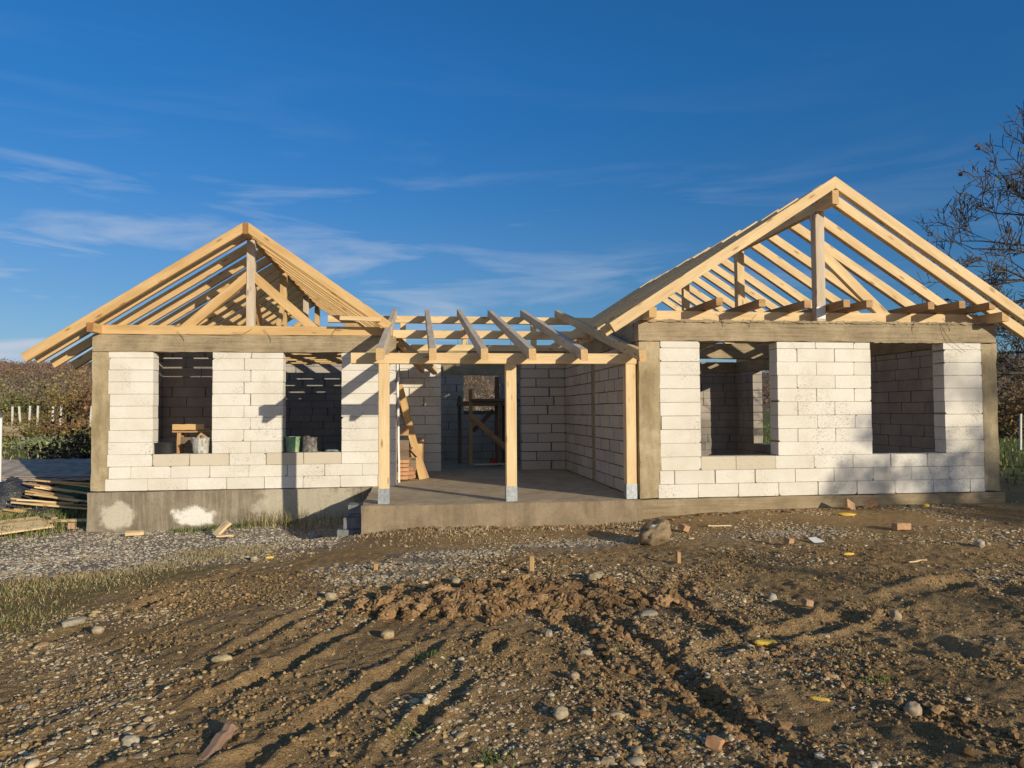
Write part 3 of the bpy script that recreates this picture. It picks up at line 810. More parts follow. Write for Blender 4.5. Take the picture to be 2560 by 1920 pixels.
# squeezed-out mortar and crumbs along the top of the ring beams
def lip(x0, x1, y, z, seed, amp=.016):
    r = random.Random(seed); mb = MB(); n = int((x1 - x0) / .035)
    up_, lo, fr = [], [], []
    for i in range(n + 1):
        x = x0 + (x1 - x0) * i / n
        h_ = amp * (.25 + r.random() + .8 * math.sin(i * .37 + seed) ** 2)
        up_.append((x, y + .01, z + h_)); lo.append((x, y - .006 - amp * r.random() * .8, z - h_ * .9)); fr.append((x, y + .07, z + h_ * .7))
    V = up_ + lo + fr; F = []
    for i in range(n):
        F.append((i, n + 1 + i, n + 2 + i, i + 1)); F.append((i, i + 1, 2 * (n + 1) + i + 1, 2 * (n + 1) + i))
    mb.add(V, F); return mb.build('mortar_lip', M['beamc'], house)
lip(RX0 + .02, RX1 - .02, RY - .014, 2.602, 3)
lip(6.9, 8.0, RY - .012, 2.305, 5, .010)
# tie wires and starter bars left in the ring beams
m, nt, b = mat('rusty_wire'); b.inputs['Base Color'].default_value = (.06, .04, .03, 1); M['wire'] = m
def wire(pts, r=.003, name='tie_wire'):
    mb = MB(); mb.tube(pts, r, 5); return mb.build(name, M['wire'], house)
for (x, y, z, s) in ((-2.6, LY - .012, 2.60, 1), (-1.35, LY - .012, 2.66, -1), (-4.0, LY - .012, 2.56, 1), (4.38, RY - .015, 2.62, 1), (5.02, RY - .015, 2.62, -1), (8.05, RY - .016, 2.58, 1), (7.65, RY - .016, 2.6, -1)):
    pts = [(x + s * .05 * math.sin(3 * t) + s * .10 * t, y - .015 * math.sin(5 * t) - .004, z + .09 - .24 * t) for t in np.linspace(0, 1, 7)]
    wire(pts)
wire([(8.0, 10.473, 2.60), (8.06, 10.44, 2.45), (8.14, 10.43, 2.33), (8.40, 10.45, 2.16)], .003)
wire([(-2.78, 12.93, 2.70), (-2.9, 12.9, 2.62), (-3.1, 12.93, 2.63)], .003)
for x in (.85, 2.0, 2.08):
    wire([(x, 16.0, 2.58), (x + .01, 16.0, 2.84)], .004, 'starter_bar')
#@@PART2
# ------------------------------------------------------------------ generic builders for loose things
def ico(sub):
    bm = bmesh.new(); bmesh.ops.create_icosphere(bm, subdivisions=sub, radius=1.0)
    V = np.array([v.co[:] for v in bm.verts]); F = np.array([[v.index for v in f.verts] for f in bm.faces]); bm.free()
    return V, F
ICO = {0: ico(1), 1: ico(2), 2: ico(3), 3: ico(4)}
def scatter_stones(name, pts, rad, pal, mat_, sub=0, flat=(.3, .62), sink=.35, seed=1, rough=.18, elong=(.8, 1.7), label=None, lift=0.0):
    """many small solid stones as one mesh of uncountable stuff"""
    r = np.random.RandomState(seed); B, F = ICO[sub]; n = len(pts); k = len(B)
    V = np.repeat(B[None], n, 0) * (1 + rough * (r.rand(n, k, 1) - .5) * 2)
    sc = np.stack([r.uniform(*elong, n), np.ones(n), r.uniform(*flat, n)], -1) * rad[:, None]
    V = V * sc[:, None, :]
    t = r.uniform(-.5, .5, n); a = r.uniform(0, 2 * np.pi, n)
    ct, st = np.cos(t)[:, None], np.sin(t)[:, None]
    y2 = V[:, :, 1] * ct - V[:, :, 2] * st; z2 = V[:, :, 1] * st + V[:, :, 2] * ct
    ca, sa = np.cos(a)[:, None], np.sin(a)[:, None]
    X = V[:, :, 0] * ca - y2 * sa + pts[:, 0][:, None]; Yy = V[:, :, 0] * sa + y2 * ca + pts[:, 1][:, None]
    z0 = gz(pts[:, 0], pts[:, 1]) + sc[:, 2] * (1 - 2 * sink) + lift
    Z = z2 + z0[:, None]
    pal = np.array(pal); col = pal[r.randint(0, len(pal), n)] * r.uniform(.75, 1.2, (n, 1))
    smo = sub > 0 and 'clod' not in name
    o = np_mesh(name, np.stack([X, Yy, Z], -1).reshape(-1, 3), (F[None] + (np.arange(n) * k)[:, None, None]).reshape(-1, 3), mat_,
                np.repeat(col, k, 0), smooth=smo)
    return tag(o, label, kind='stuff')
PEB = [(.62, .48, .29), (.52, .39, .22), (.72, .59, .40), (.34, .25, .15), (.46, .31, .16), (.27, .19, .115), (.60, .43, .22), (.66, .54, .37)]
SOILC = [(.48, .31, .145), (.34, .22, .10), (.50, .335, .165), (.25, .16, .075)]

def rpts(n, x0, x1, y0, y1, seed, dens=None):
    r = np.random.RandomState(seed); P = np.stack([r.uniform(x0, x1, n), r.uniform(y0, y1, n)], -1)
    # keep only what the lens or a step aside could see
    keep = (P[:, 0] > -.62 * P[:, 1] - 1.2) & (P[:, 0] < 1.0 * P[:, 1] + 1.2)
    if dens is not None: keep &= r.rand(n) < dens(P[:, 0], P[:, 1])
    off = ((P[:, 0] > -.8) & (P[:, 0] < 3.25) & (P[:, 1] > 10.3)) | ((P[:, 0] > 3.1) & (P[:, 0] < 9.05) & (P[:, 1] > 10.42)) | ((P[:, 0] > -5.4) & (P[:, 0] < -.3) & (P[:, 1] > 12.9))
    return P[keep & ~off]
patchy = lambda x, y: np.clip(.18 + 1.3 * fbm(x * .8 + y * .3, y, 1.5, 4, 77), .03, 1)
P = rpts(80000, -6, 8.5, 2.9, 6.6, 1, patchy); r_ = np.random.RandomState(5)
scatter_stones('gravel', P, np.exp(r_.normal(-4.95, .42, len(P))).clip(.003, .026), PEB, M['stone'], 0, seed=2, label='small pale pebbles strewn through the near soil')
P = rpts(52000, -6, 12, 6.2, 10.6, 3, patchy)
scatter_stones('gravel', P, np.exp(r_.normal(-4.65, .40, len(P))).clip(.004, .03), PEB, M['stone'], 0, seed=4, label='small pale pebbles strewn through the farther soil')
P = rpts(900, -5, 8, 2.9, 9.5, 6, patchy)
scatter_stones('gravel', P, np.exp(r_.normal(-3.95, .30, len(P))).clip(.012, .036), PEB, M['stone'], 1, seed=7, flat=(.35, .7), label='scattered rounded cobbles half sunk in the soil')
# pale drive chippings
gd = lambda x, y: np.clip(sm(y - (8.25 + .42 * (x + 4.3)) + .4 * fbm(x, y, 1.1, 3, 71), -.1, .4) * sm(-x - .7, 0, .6) * (.5 + .5 * sm(fbm(x, y, 2, 3, 8), -.3, .3)), 0, 1)
P = rpts(30000, -8.5, -.6, 6.8, 13.6, 8, gd)
scatter_stones('gravel', P, np.exp(r_.normal(-4.45, .38, len(P))).clip(.005, .026), [(.64, .56, .44), (.55, .47, .36), (.72, .65, .53), (.42, .34, .25), (.48, .38, .26)], M['stone'], 0, seed=9, label='pale crushed stone of the drive along the plinth')
gp = np.concatenate([np.random.RandomState(40 + i).normal((cx, cy), (rx * .55, ry * .55), (n, 2)) for i, (cx, cy, rx, ry, n) in enumerate(
    ((-.05, 7.85, .7, .2, 450), (.55, 8.5, .5, .22, 700), (1.7, 9.0, .9, .2, 450), (2.4, 9.1, .5, .2, 400), (-.5, 7.35, .5, .15, 300), (4.7, 8.9, .7, .25, 600)))])
scatter_stones('gravel', gp, np.exp(r_.normal(-4.3, .3, len(gp))).clip(.006, .025), [(.46, .37, .25), (.56, .46, .32), (.38, .29, .19)], M['stone'], 0, seed=10, label='spilled light grey chippings in patches before the porch')
# soil crumbs everywhere, clods in heaps and along the tyre track
P = rpts(80000, -4.5, 8, 2.9, 8.0, 12, lambda x, y: np.clip(.3 + .9 * fbm(x, y, 2.1, 3, 91), .02, 1) * sm(x + 3.6 - .36 * (y - 6), 0, .4))
scatter_stones('soil_crumbs', P, np.exp(r_.normal(-4.85, .40, len(P))).clip(.004, .02), SOILC, M['clod'], 0, seed=13, rough=.35, flat=(.5, .9), elong=(.7, 1.2), label='loose crumbs of brown soil over the whole plot')
def along(P, n, spread, seed):
    r = np.random.RandomState(seed); out_ = []
    seg = [math.dist(a, b_) for a, b_ in zip(P[:-1], P[1:])]; tot = sum(seg)
    for _ in range(n):
        t = r.rand() * tot; i = 0
        while t > seg[i] and i < len(seg) - 1: t -= seg[i]; i += 1
        f = t / seg[i]
        out_.append((P[i][0] + (P[i + 1][0] - P[i][0]) * f + r.normal() * spread, P[i][1] + (P[i + 1][1] - P[i][1]) * f + r.normal() * spread))
    return np.array(out_)
CL = [(.37, .225, .11), (.43, .27, .135), (.29, .175, .085)]
h = np.random.RandomState(15).normal((.80, 6.30), (.46, .20), (2000, 2))
h2 = np.random.RandomState(16).normal((.1, 6.15), (.28, .10), (450, 2))
P = np.concatenate([h, h2])
scatter_stones('soil_clods', P, np.exp(r_.normal(-3.95, .60, len(P))).clip(.008, .058), CL, M['clod'], 2, seed=17, rough=.24, flat=(.6, 1.0), sink=.22, label='heap of dug brown clay clods by the middle stake')
P = np.concatenate([along(RUTS[6][0], 2400, .12, 18), along(RUTS[7][0], 1100, .12, 19), along(RUTS[5][0], 700, .12, 20)])
scatter_stones('soil_clods', P, np.exp(r_.normal(-4.7, .50, len(P))).clip(.005, .036), CL, M['clod'], 1, seed=21, rough=.32, flat=(.55, .95), sink=.3, label='clods turned up along the tyre tracks on the right')
P = np.concatenate([along([(3.3, 10.35), (5.2, 10.3), (8.9, 10.25)], 500, .10, 22), along([(-.7, 10.2), (1, 10.05), (3.2, 10.1)], 420, .12, 23)])
P = P[P[:, 1] < 10.33]
scatter_stones('soil_clods', P, np.exp(r_.normal(-4.0, .45, len(P))).clip(.008, .05), CL + [(.42, .33, .22)], M['clod'], 0, seed=24, rough=.32, label='crumbled earth banked against the plinths')

def grass(name, pts, h0, h1, w, pal, seed, lean=.5, label=None, zoff=0.0):
    r = np.random.RandomState(seed); n = len(pts)
    hh = r.uniform(h0, h1, n); a = r.uniform(0, 2 * np.pi, n); ln = r.uniform(.1, 1, n) * lean * hh
    base = np.stack([pts[:, 0], pts[:, 1], gz(pts[:, 0], pts[:, 1]) - .005 + zoff], -1)
    d = np.stack([np.cos(a), np.sin(a), np.zeros(n)], -1)
    b_ = r.uniform(0, 2 * np.pi, n); s = np.stack([np.cos(b_), np.sin(b_), np.zeros(n)], -1) * (w * r.uniform(.6, 1.3, n))[:, None]
    mid = base + d * (ln * .35)[:, None] + np.array([0, 0, 1]) * (hh * .6)[:, None]
    tip = base + d * ln[:, None] + np.array([0, 0, 1]) * (hh * r.uniform(.75, 1.0, n))[:, None]
    V = np.stack([base - s, base + s, mid - s * .7, mid + s * .7, tip], 1).reshape(-1, 3)
    o = np.arange(n)[:, None] * 5
    F = np.concatenate([o + np.array([[0, 1, 3]]), o + np.array([[0, 3, 2]]), o + np.array([[2, 3, 4]])])
    pal = np.array(pal); col = pal[r.randint(0, len(pal), n)] * r.uniform(.7, 1.2, (n, 1))
    return tag(np_mesh(name, V, F, M['leaf'], np.repeat(col, 5, 0)), label, kind='stuff')
GRN = [(.12, .17, .04), (.17, .21, .06), (.09, .13, .03), (.30, .27, .11)]
DRY = [(.46, .36, .18), (.38, .28, .13), (.52, .42, .24), (.28, .22, .09)]
def nrm(c, s, n, seed): return np.random.RandomState(seed).normal(c, s, (n, 2))
P = np.concatenate([along([(-4.4, 7.3), (-3.6, 7.9), (-2.7, 8.8)], 1500, .22, 30), nrm((-3.3, 6.6), (.22, .30), 900, 31), nrm((-4.3, 7.4), (.4, .25), 900, 32), nrm((-3.1, 7.9), (.30, .25), 500, 130)])
grass('grass', P, .012, .050, .0035, GRN[:2] + DRY, 33, 1.2, 'low green weeds between soil and gravel at the left')
P = np.concatenate([along([(-4.2, 8.0), (-3.3, 8.6), (-2.4, 9.4), (-1.9, 9.9)], 2600, .20, 34), nrm((-2.7, 10.1), (.32, .22), 1100, 35), nrm((-3.9, 7.4), (.3, .3), 500, 131)])
grass('grass', P, .015, .085, .003, DRY, 36, 1.3, 'dry straw-coloured grass along the edge of the gravel drive')
P = np.concatenate([nrm((-2.35, 12.6), (.28, .13), 380, 37), nrm((-1.5, 12.45), (.55, .18), 700, 38)])
P = P[(P[:, 1] < 12.87) & (P[:, 0] < -.8)][::2]
grass('grass', P, .08, .36, .004, GRN[:1] + DRY + [(.2, .17, .06)], 39, .55, 'tall dry weeds in the pit beside the porch slab')
P = along([(-4.0, 12.75), (-2.6, 12.75), (-2.0, 12.6)], 1100, .07, 41); P = P[P[:, 1] < 12.88]
grass('grass', P, .03, .12, .004, GRN, 42, .6, 'green weeds at the foot of the left plinth')
P = np.concatenate([along([(-.7, 10.1), (1.5, 10.0), (3.1, 10.1)], 1300, .14, 43), nrm((.4, 9.7), (.6, .25), 700, 44)]); P = P[P[:, 1] < 10.31]
grass('dead_leaves', P, .01, .055, .006, [(.42, .28, .14), (.50, .36, .19), (.30, .2, .1), (.55, .45, .28)], 45, 1.4, 'brown dead leaves and stalks along the porch slab')
P = rpts(5200, -2.0, 8, 3.0, 8.5, 46, lambda x, y: np.clip(.1 + 1.2 * fbm(x, y, .8, 3, 55) + .15 * (x > 1.5), 0, 1))
grass('grass', P, .008, .035, .0025, GRN + DRY, 47, 1.0, 'sparse short weeds sprouting from the bare soil')
for i, (x, y) in enumerate(((2.75, 4.25), (.35, 3.55), (-.05, 3.9), (.05, 5.0), (1.35, 4.95))):
    P = nrm((x, y), (.055, .04), 90, 60 + i)
    o = grass('weed', P, .012, .045, .004, GRN[:3], 70 + i, 1.3); del o['kind']
    tag(o, ('green rosette weed by the tyre track at lower right', 'small weed tuft at the lower edge near the centre', 'thin weed tuft left of the small one near the lower edge',
            'weed tuft in the soil below the clod heap', 'weed tuft beside the clod track')[i], 'weed')
# rough grass left of the house
P = np.concatenate([nrm((-6.9, 14.7), (.45, .55), 2600, 80), nrm((-8.3, 15.2), (.9, 1.0), 2600, 81), nrm((-7.3, 12.9), (1.2, .5), 2200, 82), nrm((-10.5, 17.0), (1.3, 1.2), 1500, 132)])
P = P[(P[:, 0] < -5.6)]
grass('grass', P, .05, .26, .006, GRN + DRY[:1], 83, .7, 'rough green grass among the loose boards left of the house')
P = np.random.RandomState(84).uniform((-45, 22), (-8, 55), (8000, 2))
grass('grass', P, .08, .3, .02, GRN + DRY + [(.33, .21, .12)], 85, .7, 'rough field grass behind the left side of the house')
P = np.random.RandomState(86).uniform((10, 12), (45, 50), (14000, 2))
grass('grass', P, .05, .22, .018, GRN + [(.16, .24, .05)], 87, .7, 'green field grass behind the right side of the house')

# ------------------------------------------------------------------ single stones, bricks, stakes
def rock(name, c, size, col, seed, label, cat='stone', rot=0.0, sub=2, rough=.20, sink=.2, tilt=0.0, noisy=2.2, mat_=None, white=None):
    B, F = ICO[sub]; r = np.random.RandomState(seed)
    off = r.rand(3) * 50
    n = vnoise(B[:, 0] * noisy + off[0], B[:, 1] * noisy + off[1] + B[:, 2] * noisy * .7, seed) + .5 * vnoise(B[:, 0] * noisy * 2.3 + off[1], B[:, 2] * noisy * 2.3 + off[2], seed + 1)
    V = B * (1 + rough * n)[:, None]
    V = np.sign(V) * np.abs(V) ** .8 * np.array(size)
    ct, st = math.cos(tilt), math.sin(tilt)
    V = np.stack([V[:, 0] * ct - V[:, 2] * st, V[:, 1], V[:, 0] * st + V[:, 2] * ct], -1)
    ca, sa = math.cos(rot), math.sin(rot)
    V = np.stack([V[:, 0] * ca - V[:, 1] * sa, V[:, 0] * sa + V[:, 1] * ca, V[:, 2]], -1)
    z = float(gz(c[0], c[1])) - V[:, 2].min() * (1 - 2 * sink)
    cc = np.repeat(np.array(col)[None] * np.array((.72, .66, .56)), len(V), 0) * (1 + .25 * n)[:, None]
    if white is not None:
        w = np.exp(-(((V - np.array(white[0])) / white[1]) ** 2).sum(1)) > .5
        cc[w] = (.85, .85, .82)
    o = np_mesh(name, V, F, mat_ or M['stone'], cc.clip(.01, .9), smooth=True)
    o.location = (c[0], c[1], z)
    return tag(o, label, cat)
rock('boulder', (2.85, 8.75), (.22, .14, .13), (.44, .35, .25), 3, 'large brown boulder with a white patch in front of the right porch post', 'boulder', .5, 3, .26, .12, .35, 2.8, M['clod'], ((-.02, -.06, .115), .045))
for i, (x, y, s, c_, rt, lb) in enumerate([
    (1.69, 7.05, (.085, .06, .045), (.50, .42, .31), .3, 'flat tan stone right of the clod heap'),
    (1.79, 5.70, (.085, .045, .022), (.52, .49, .42), .25, 'flat pale grey flagstone right of centre'),
    (-2.72, 6.35, (.045, .10, .028), (.60, .56, .48), -.5, 'long whitish stone on the left by the green weeds'),
    (-.77, 6.72, (.050, .045, .04), (.66, .58, .42), 0, 'cream rounded stone left of the clod heap'),
    (-1.27, 5.08, (.060, .04, .028), (.62, .55, .36), .1, 'cream oblong stone in the left foreground'),
    (-.22, 5.45, (.045, .04, .032), (.68, .55, .36), .4, 'orange-cream stone below and left of the clod heap'),
    (-2.42, 6.05, (.045, .035, .03), (.60, .52, .40), .2, 'round pinkish stone below the long whitish one'),
    (1.12, 4.95, (.045, .028, .02), (.62, .57, .50), 0, 'flat oval stone under the clod heap'),
    (.93, 5.32, (.03, .03, .03), (.55, .49, .40), 0, 'round grey stone below the clod heap'),
    (.76, 3.98, (.045, .032, .03), (.62, .55, .42), .5, 'pale stone near the lower edge, centre right'),
    (1.05, 3.92, (.042, .030, .022), (.55, .50, .33), -.2, 'yellowish oval stone near the lower edge right of centre'),
    (.95, 4.52, (.03, .03, .03), (.60, .48, .34), .2, 'cream egg-shaped stone in the lower centre'),
    (2.65, 3.75, (.05, .04, .04), (.62, .52, .40), .7, 'chunky pale stone in the dark lower right rut'),
    (3.65, 5.35, (.04, .035, .045), (.60, .50, .38), 0, 'round cream stone beside the right-hand shadow streak'),
    (6.3, 7.7, (.05, .05, .05), (.68, .66, .58), 0, 'round white stone before the right wing'),
    (-1.9, 9.0, (.04, .03, .03), (.66, .60, .46), 0, 'cream stone at the edge of the drive'),
    (.35, 7.05, (.045, .05, .03), (.56, .48, .36), 0, 'small tan stone behind the clod heap'),
    (-1.42, 3.95, (.04, .03, .03), (.64, .60, .52), 0, 'white stone beside the weathered log end'),
    (3.02, 6.1, (.035, .03, .035), (.62, .61, .57), 0, 'angular white chip right of the flagstone')]):
    rock('stone', (x, y), s, c_, 100 + i, lb, 'stone', rt)
def slab_thing(name, c, half, rot, mats, label, cat, tilt=(0, 0), lift=0.0, ch=.004, group=None):
    """small cut piece: chamfered box set on the ground at any angle"""
    mb = MB()
    if cat == 'brick': half = [q * .85 for q in half]; ch = .008; lift -= .008
    mb.beam((-half[0], 0, 0), (half[0], 0, 0), 2 * half[1], 2 * half[2], ch=ch, wob=.004, n=3)
    o = mb.build(name, mats)
    z = float(gz(c[0], c[1]))
    o.rotation_euler = (tilt[0], tilt[1], rot)
    o.location = (c[0], c[1], z + lift)
    for v in o.data.vertices: v.co.z -= 0
    return tag(o, label, cat, group)
BR = [M['brick'], M['brick']]; BP = [M['brick_pale'], M['brick_pale']]
slab_thing('brick', (6.22, 10.16), (.10, .085, .035), .3, BP, 'leaning orange brick half, left of a pair by the right plinth', 'brick', (1.1, .5), .05)
slab_thing('brick', (6.60, 10.20), (.10, .08, .035), -.5, BP, 'orange brick leaning on the right plinth, right of a pair', 'brick', (1.0, -.55), .06)
slab_thing('brick', (6.06, 8.72), (.12, .06, .05), .1, BP, 'tan brick lying flat in the shaded soil before the right wing', 'brick', (0, 0), .02)
slab_thing('brick', (3.42, 9.35), (.07, .06, .045), .6, BP, 'orange brick piece just right of the boulder', 'brick', (.3, .2), .03)
slab_thing('brick', (3.05, 9.35), (.05, .04, .035), .2, BR, 'small brick chunk behind the boulder', 'brick', (.4, .5), .06)
slab_thing('brick', (3.13, 5.72), (.04, .035, .03), .2, BP, 'little orange brick chip in the middle of the right soil', 'brick', (.1, .2), .015)
slab_thing('brick', (4.30, 8.25), (.05, .045, .035), .4, BP, 'orange brick chip near the white scrap', 'brick', (.2, .1), .02)
slab_thing('brick', (1.42, 3.5), (.045, .04, .03), .9, BR, 'brick chip in the lower tyre rut', 'brick', (.2, .3), .0)
slab_thing('timber_offcut', (3.95, 9.42), (.16, .012, .008), .02, W1, 'thin pale lath lying right of the boulder', 'timber offcut', (0, 0), .012)
slab_thing('timber_offcut', (-2.98, 11.92), (.14, .07, .02), .5, W1, 'pointed pale board offcut leaning by the left plinth', 'timber offcut', (.3, -.75), .09)
slab_thing('timber_offcut', (-2.86, 11.6), (.12, .06, .012), .1, W1, 'flat pale board offcut on the gravel', 'timber offcut', (0, 0), .02)
slab_thing('timber_offcut', (-4.42, 12.35), (.13, .05, .025), .35, W1, 'pale wood offcut beside the left plinth', 'timber offcut', (.2, 0), .03)
slab_thing('timber_offcut', (-5.60, 12.95), (.05, .05, .05), .2, BP, 'small square tan block at the house corner', 'timber offcut', (0, 0), .04)
slab_thing('timber_offcut', (5.1, 7.1), (.14, .015, .006), .35, W1, 'pale sliver of wood in the shaded soil on the right', 'timber offcut', (0, 0), .012)
m, nt, b = mat('yellow_foam'); b.inputs['Base Color'].default_value = (.72, .48, .08, 1); b.inputs['Roughness'].default_value = .8
bump(nt, b, noise(nt, coords(nt), 60), .6, .01); M['foam'] = m
rock('foam_scrap', (2.46, 5.03), (.12, .045, .03), (1, 1, 1), 140, 'large yellow foam scrap in the middle right soil', 'foam scrap', .2, 2, .25, .1, -.18, 2.2, M['foam'])
rock('foam_scrap', (4.60, 7.52), (.065, .018, .015), (1, 1, 1), 141, 'yellow foam strip farther off on the right', 'foam scrap', .05, 2, .2, .1, 0, 2.2, M['foam'])
rock('foam_scrap', (2.27, 4.03), (.055, .014, .012), (1, 1, 1), 142, 'orange foam stick near the lower right', 'foam scrap', -.5, 2, .2, .1, 0, 2.2, M['foam'])
rock('foam_scrap', (5.9, 9.7), (.12, .05, .02), (1, 1, 1), 143, 'yellow foam clump below the leaning bricks', 'foam scrap', -.3, 2, .35, .1, 0, 2.2, M['foam'])
rock('foam_scrap', (7.45, 10.15), (.05, .03, .025), (1, 1, 1), 144, 'small yellow foam lump at the right plinth', 'foam scrap', 0, 2, .3, .1, 0, 2.2, M['foam'])
rock('foam_scrap', (-1.72, 9.0), (.05, .016, .014), (1, 1, 1), 145, 'yellow foam bit at the end of the gravel drive', 'foam scrap', .5, 2, .2, .1, 0, 2.2, M['foam'])
mb = MB(); mb.add([(4.64, 8.28, .0), (4.77, 8.25, .01), (4.70, 8.36, .055), (4.61, 8.37, .045), (4.66, 8.30, -.004), (4.79, 8.27, .004), (4.71, 8.38, .049), (4.62, 8.39, .038)], [(0, 1, 2, 3), (4, 7, 6, 5), (0, 4, 5, 1), (1, 5, 6, 2), (2, 6, 7, 3), (3, 7, 4, 0)])
o = mb.build('paper_scrap', M['white_paint']); o.location.z = float(gz(4.7, 8.3)); tag(o, 'crumpled white scrap on the soil before the right wing', 'paper scrap')
for (x, y, hgt, w, lb) in ((1.135, 7.47, .155, .05, 'taller wooden stake behind the clod heap, middle of three'), (-.435, 7.75, .075, .045, 'short wooden stake on the left, beside the gravel patch'), (2.735, 7.62, .12, .042, 'wooden stake on the right of three, below the boulder')):
    z = float(gz(x, y)); mb = MB()
    mb.beam((x, y, z - .1), (x + .004, y + .003, z + hgt), w, w * .8, up=(0, 1, 0), wob=.001, cut1=(.15, -.35, 1))
    tag(mb.build('stake', [M['wood_brown'], M['wood2_end']]), lb, 'stake', 'survey stakes in front of the porch')
M['wood_log'] = wood_mat('weathered_split_wood', (.25, .15, .10), (.11, .065, .045), (.36, .24, .16), knots=False)
# weathered log end
mb = MB()
z = float(gz(-.93, 3.85)); mb.beam((-1.02, 3.70, z - .015), (-.93, 3.96, z + .05), .062, .05, ch=.014, wob=.006, n=8, cut1=(.5, .4, .6))
tag(mb.build('log', [M['wood_log'], M['wood_log']]), 'weathered split log lying at the lower left edge', 'log')

# ------------------------------------------------------------------ things on the window sills
m, nt, b = mat('white_pail'); oc = coords(nt)
c = ramp(nt, noise(nt, mapv(nt, oc, (9, 9, 4)), 2, 7, .75, 1.0), [(.40, (.20, .19, .17)), (.55, (.55, .53, .48)), (.68, (.72, .70, .65))]); link(nt, c, b.inputs['Base Color']); b.inputs['Roughness'].default_value = .55; M['pail'] = m
M['green_pail'] = simple('green_plastic', [(.10, .20, .12), (.22, .36, .20), (.48, .56, .34)], 7, .5, .1)
M['dark_pail'] = simple('crusted_rubber', [(.03, .03, .03), (.14, .13, .115), (.36, .34, .30)], 16, .85, .5)
M['black_tub'] = simple('black_rubber', [(.012, .012, .013), (.035, .035, .037)], 8, .6, .2)
def bucket(name, c, r0, r1, h, m_, label, dent=None, handle=True, sub=None):
    mb = MB()
    prof = [(.0, .004), (r0 * .98, .004), (r0, .0), (r0 + (r1 - r0) * .5, h * .5), (r1 * .985, h * .93), (r1 * 1.045, h * .935), (r1 * 1.045, h * .995), (r1, h), (r1 * .96, h * .99), (r0 * .94, .02), (0, .02)]
    mb.lathe((0, 0, 0), prof, 24, 0, dent)
    o = mb.build(name, m_, smooth=False); o.location = c
    for v in o.data.vertices: pass
    tag(o, label, 'bucket')
    if handle:
        hb = MB(); hb.tube([(r1 * 1.05 * math.cos(t), -.02 - r1 * .35 * math.sin(t) * 1.2, h * (.95 - .38 * math.sin(t))) for t in np.linspace(0, math.pi, 9)], .0035, 5)
        me = bpy.data.meshes.new('handle'); hv = hb.v
        me.from_pydata([tuple(q) for q in hv], [], hb.f); me.materials.append(M['wire']); ho = bpy.data.objects.new('handle', me); C.objects.link(ho); ho.parent = o
    return o
# lathe at origin is re-centred by build(); set base on the sill
bucket('bucket', (-3.640, 13.09, .602), .120, .155, .265, M['pail'], 'white mortar-smeared bucket on the left window sill', handle=False)
bucket('bucket', (-2.135, 13.09, .602), .105, .128, .265, M['green_pail'], 'green bucket on the second window sill from the left')
def squeeze(x, y, z): 
    k = 1 - .25 * math.sin(z / .26 * math.pi)
    return x * k * (1.05 if x > 0 else 1), y * .85 * k, z + (.018 * (1 if x < 0 else -.3) * z / .26)
bucket('bucket', (-1.845, 13.09, .602), .135, .122, .255, M['dark_pail'], 'squashed grey mortar bucket beside the green one', squeeze)
bucket('tub', (-4.245, 13.10, .602), .155, .180, .185, M['black_tub'], 'low black rubber tub at the left end of the left sill', lambda x, y, z: (x, y * .62, z), handle=False)['category'] = 'tub'
rock('plastic_bag', (-1.46, 13.10), (.13, .08, .02), (.35, .45, .58), 150, 'pale blue plastic bag lying on the second window sill', 'plastic bag', 0, 2, .3, .1).location.z = .618
# trestle stool behind the buckets
st = thing('trestle_stool', 'rough wooden trestle stool standing inside the left window', 'stool', (-3.93, 13.62, 0))
mb = MB(); mb.beam((-4.24, 13.62, .955), (-3.50, 13.62, .955), .22, .03, ch=.003); mb.build('seat', [M['wood_brown'], M['wood2_end']], st)
for sx_ in (-4.13, -3.58):
    for sy_ in (13.54, 13.70):
        mb = MB(); mb.beam((sx_, sy_ + (sy_ - 13.62) * .5, 0.0), (sx_, sy_, .94), .06, .04, up=(0, 1, 0), ch=.003); mb.build('leg', [M['wood_brown'], M['wood2_end']], st)
mb = MB(); mb.beam((-4.13, 13.62, .80), (-3.58, 13.62, .80), .025, .12, ch=.003); mb.build('apron', [M['wood_old'], M['wood_old']], st)
def board(name, p0, p1, w, t, mats, label, cat='board', up=(0, 0, 1), group=None, **k):
    mb = MB(); mb.beam(p0, p1, w, t, up=up, ch=.003, **k)
    return tag(mb.build(name, mats), label, cat, group)
board('board', (-4.26, 13.60, 1.035), (-3.72, 13.60, 1.035), .03, .10, W2, 'short orange board standing on edge on the stool', up=(0, 0, 1))
board('board', (-3.85, 13.66, .985), (-3.48, 13.66, .985), .10, .026, W2, 'short flat board on the right end of the stool')
o = slab_thing('brick', (-3.66, 13.12), (.09, .045, .03), .35, BP, 'pinkish brick sticking out of the white bucket', 'brick', (0, -.9), 0); o.location.z = .86
o = slab_thing('brick', (-3.57, 13.05), (.07, .04, .025), -.5, BP, 'small pale brick chip in the white bucket', 'brick', (.2, .5), 0); o.location.z = .85

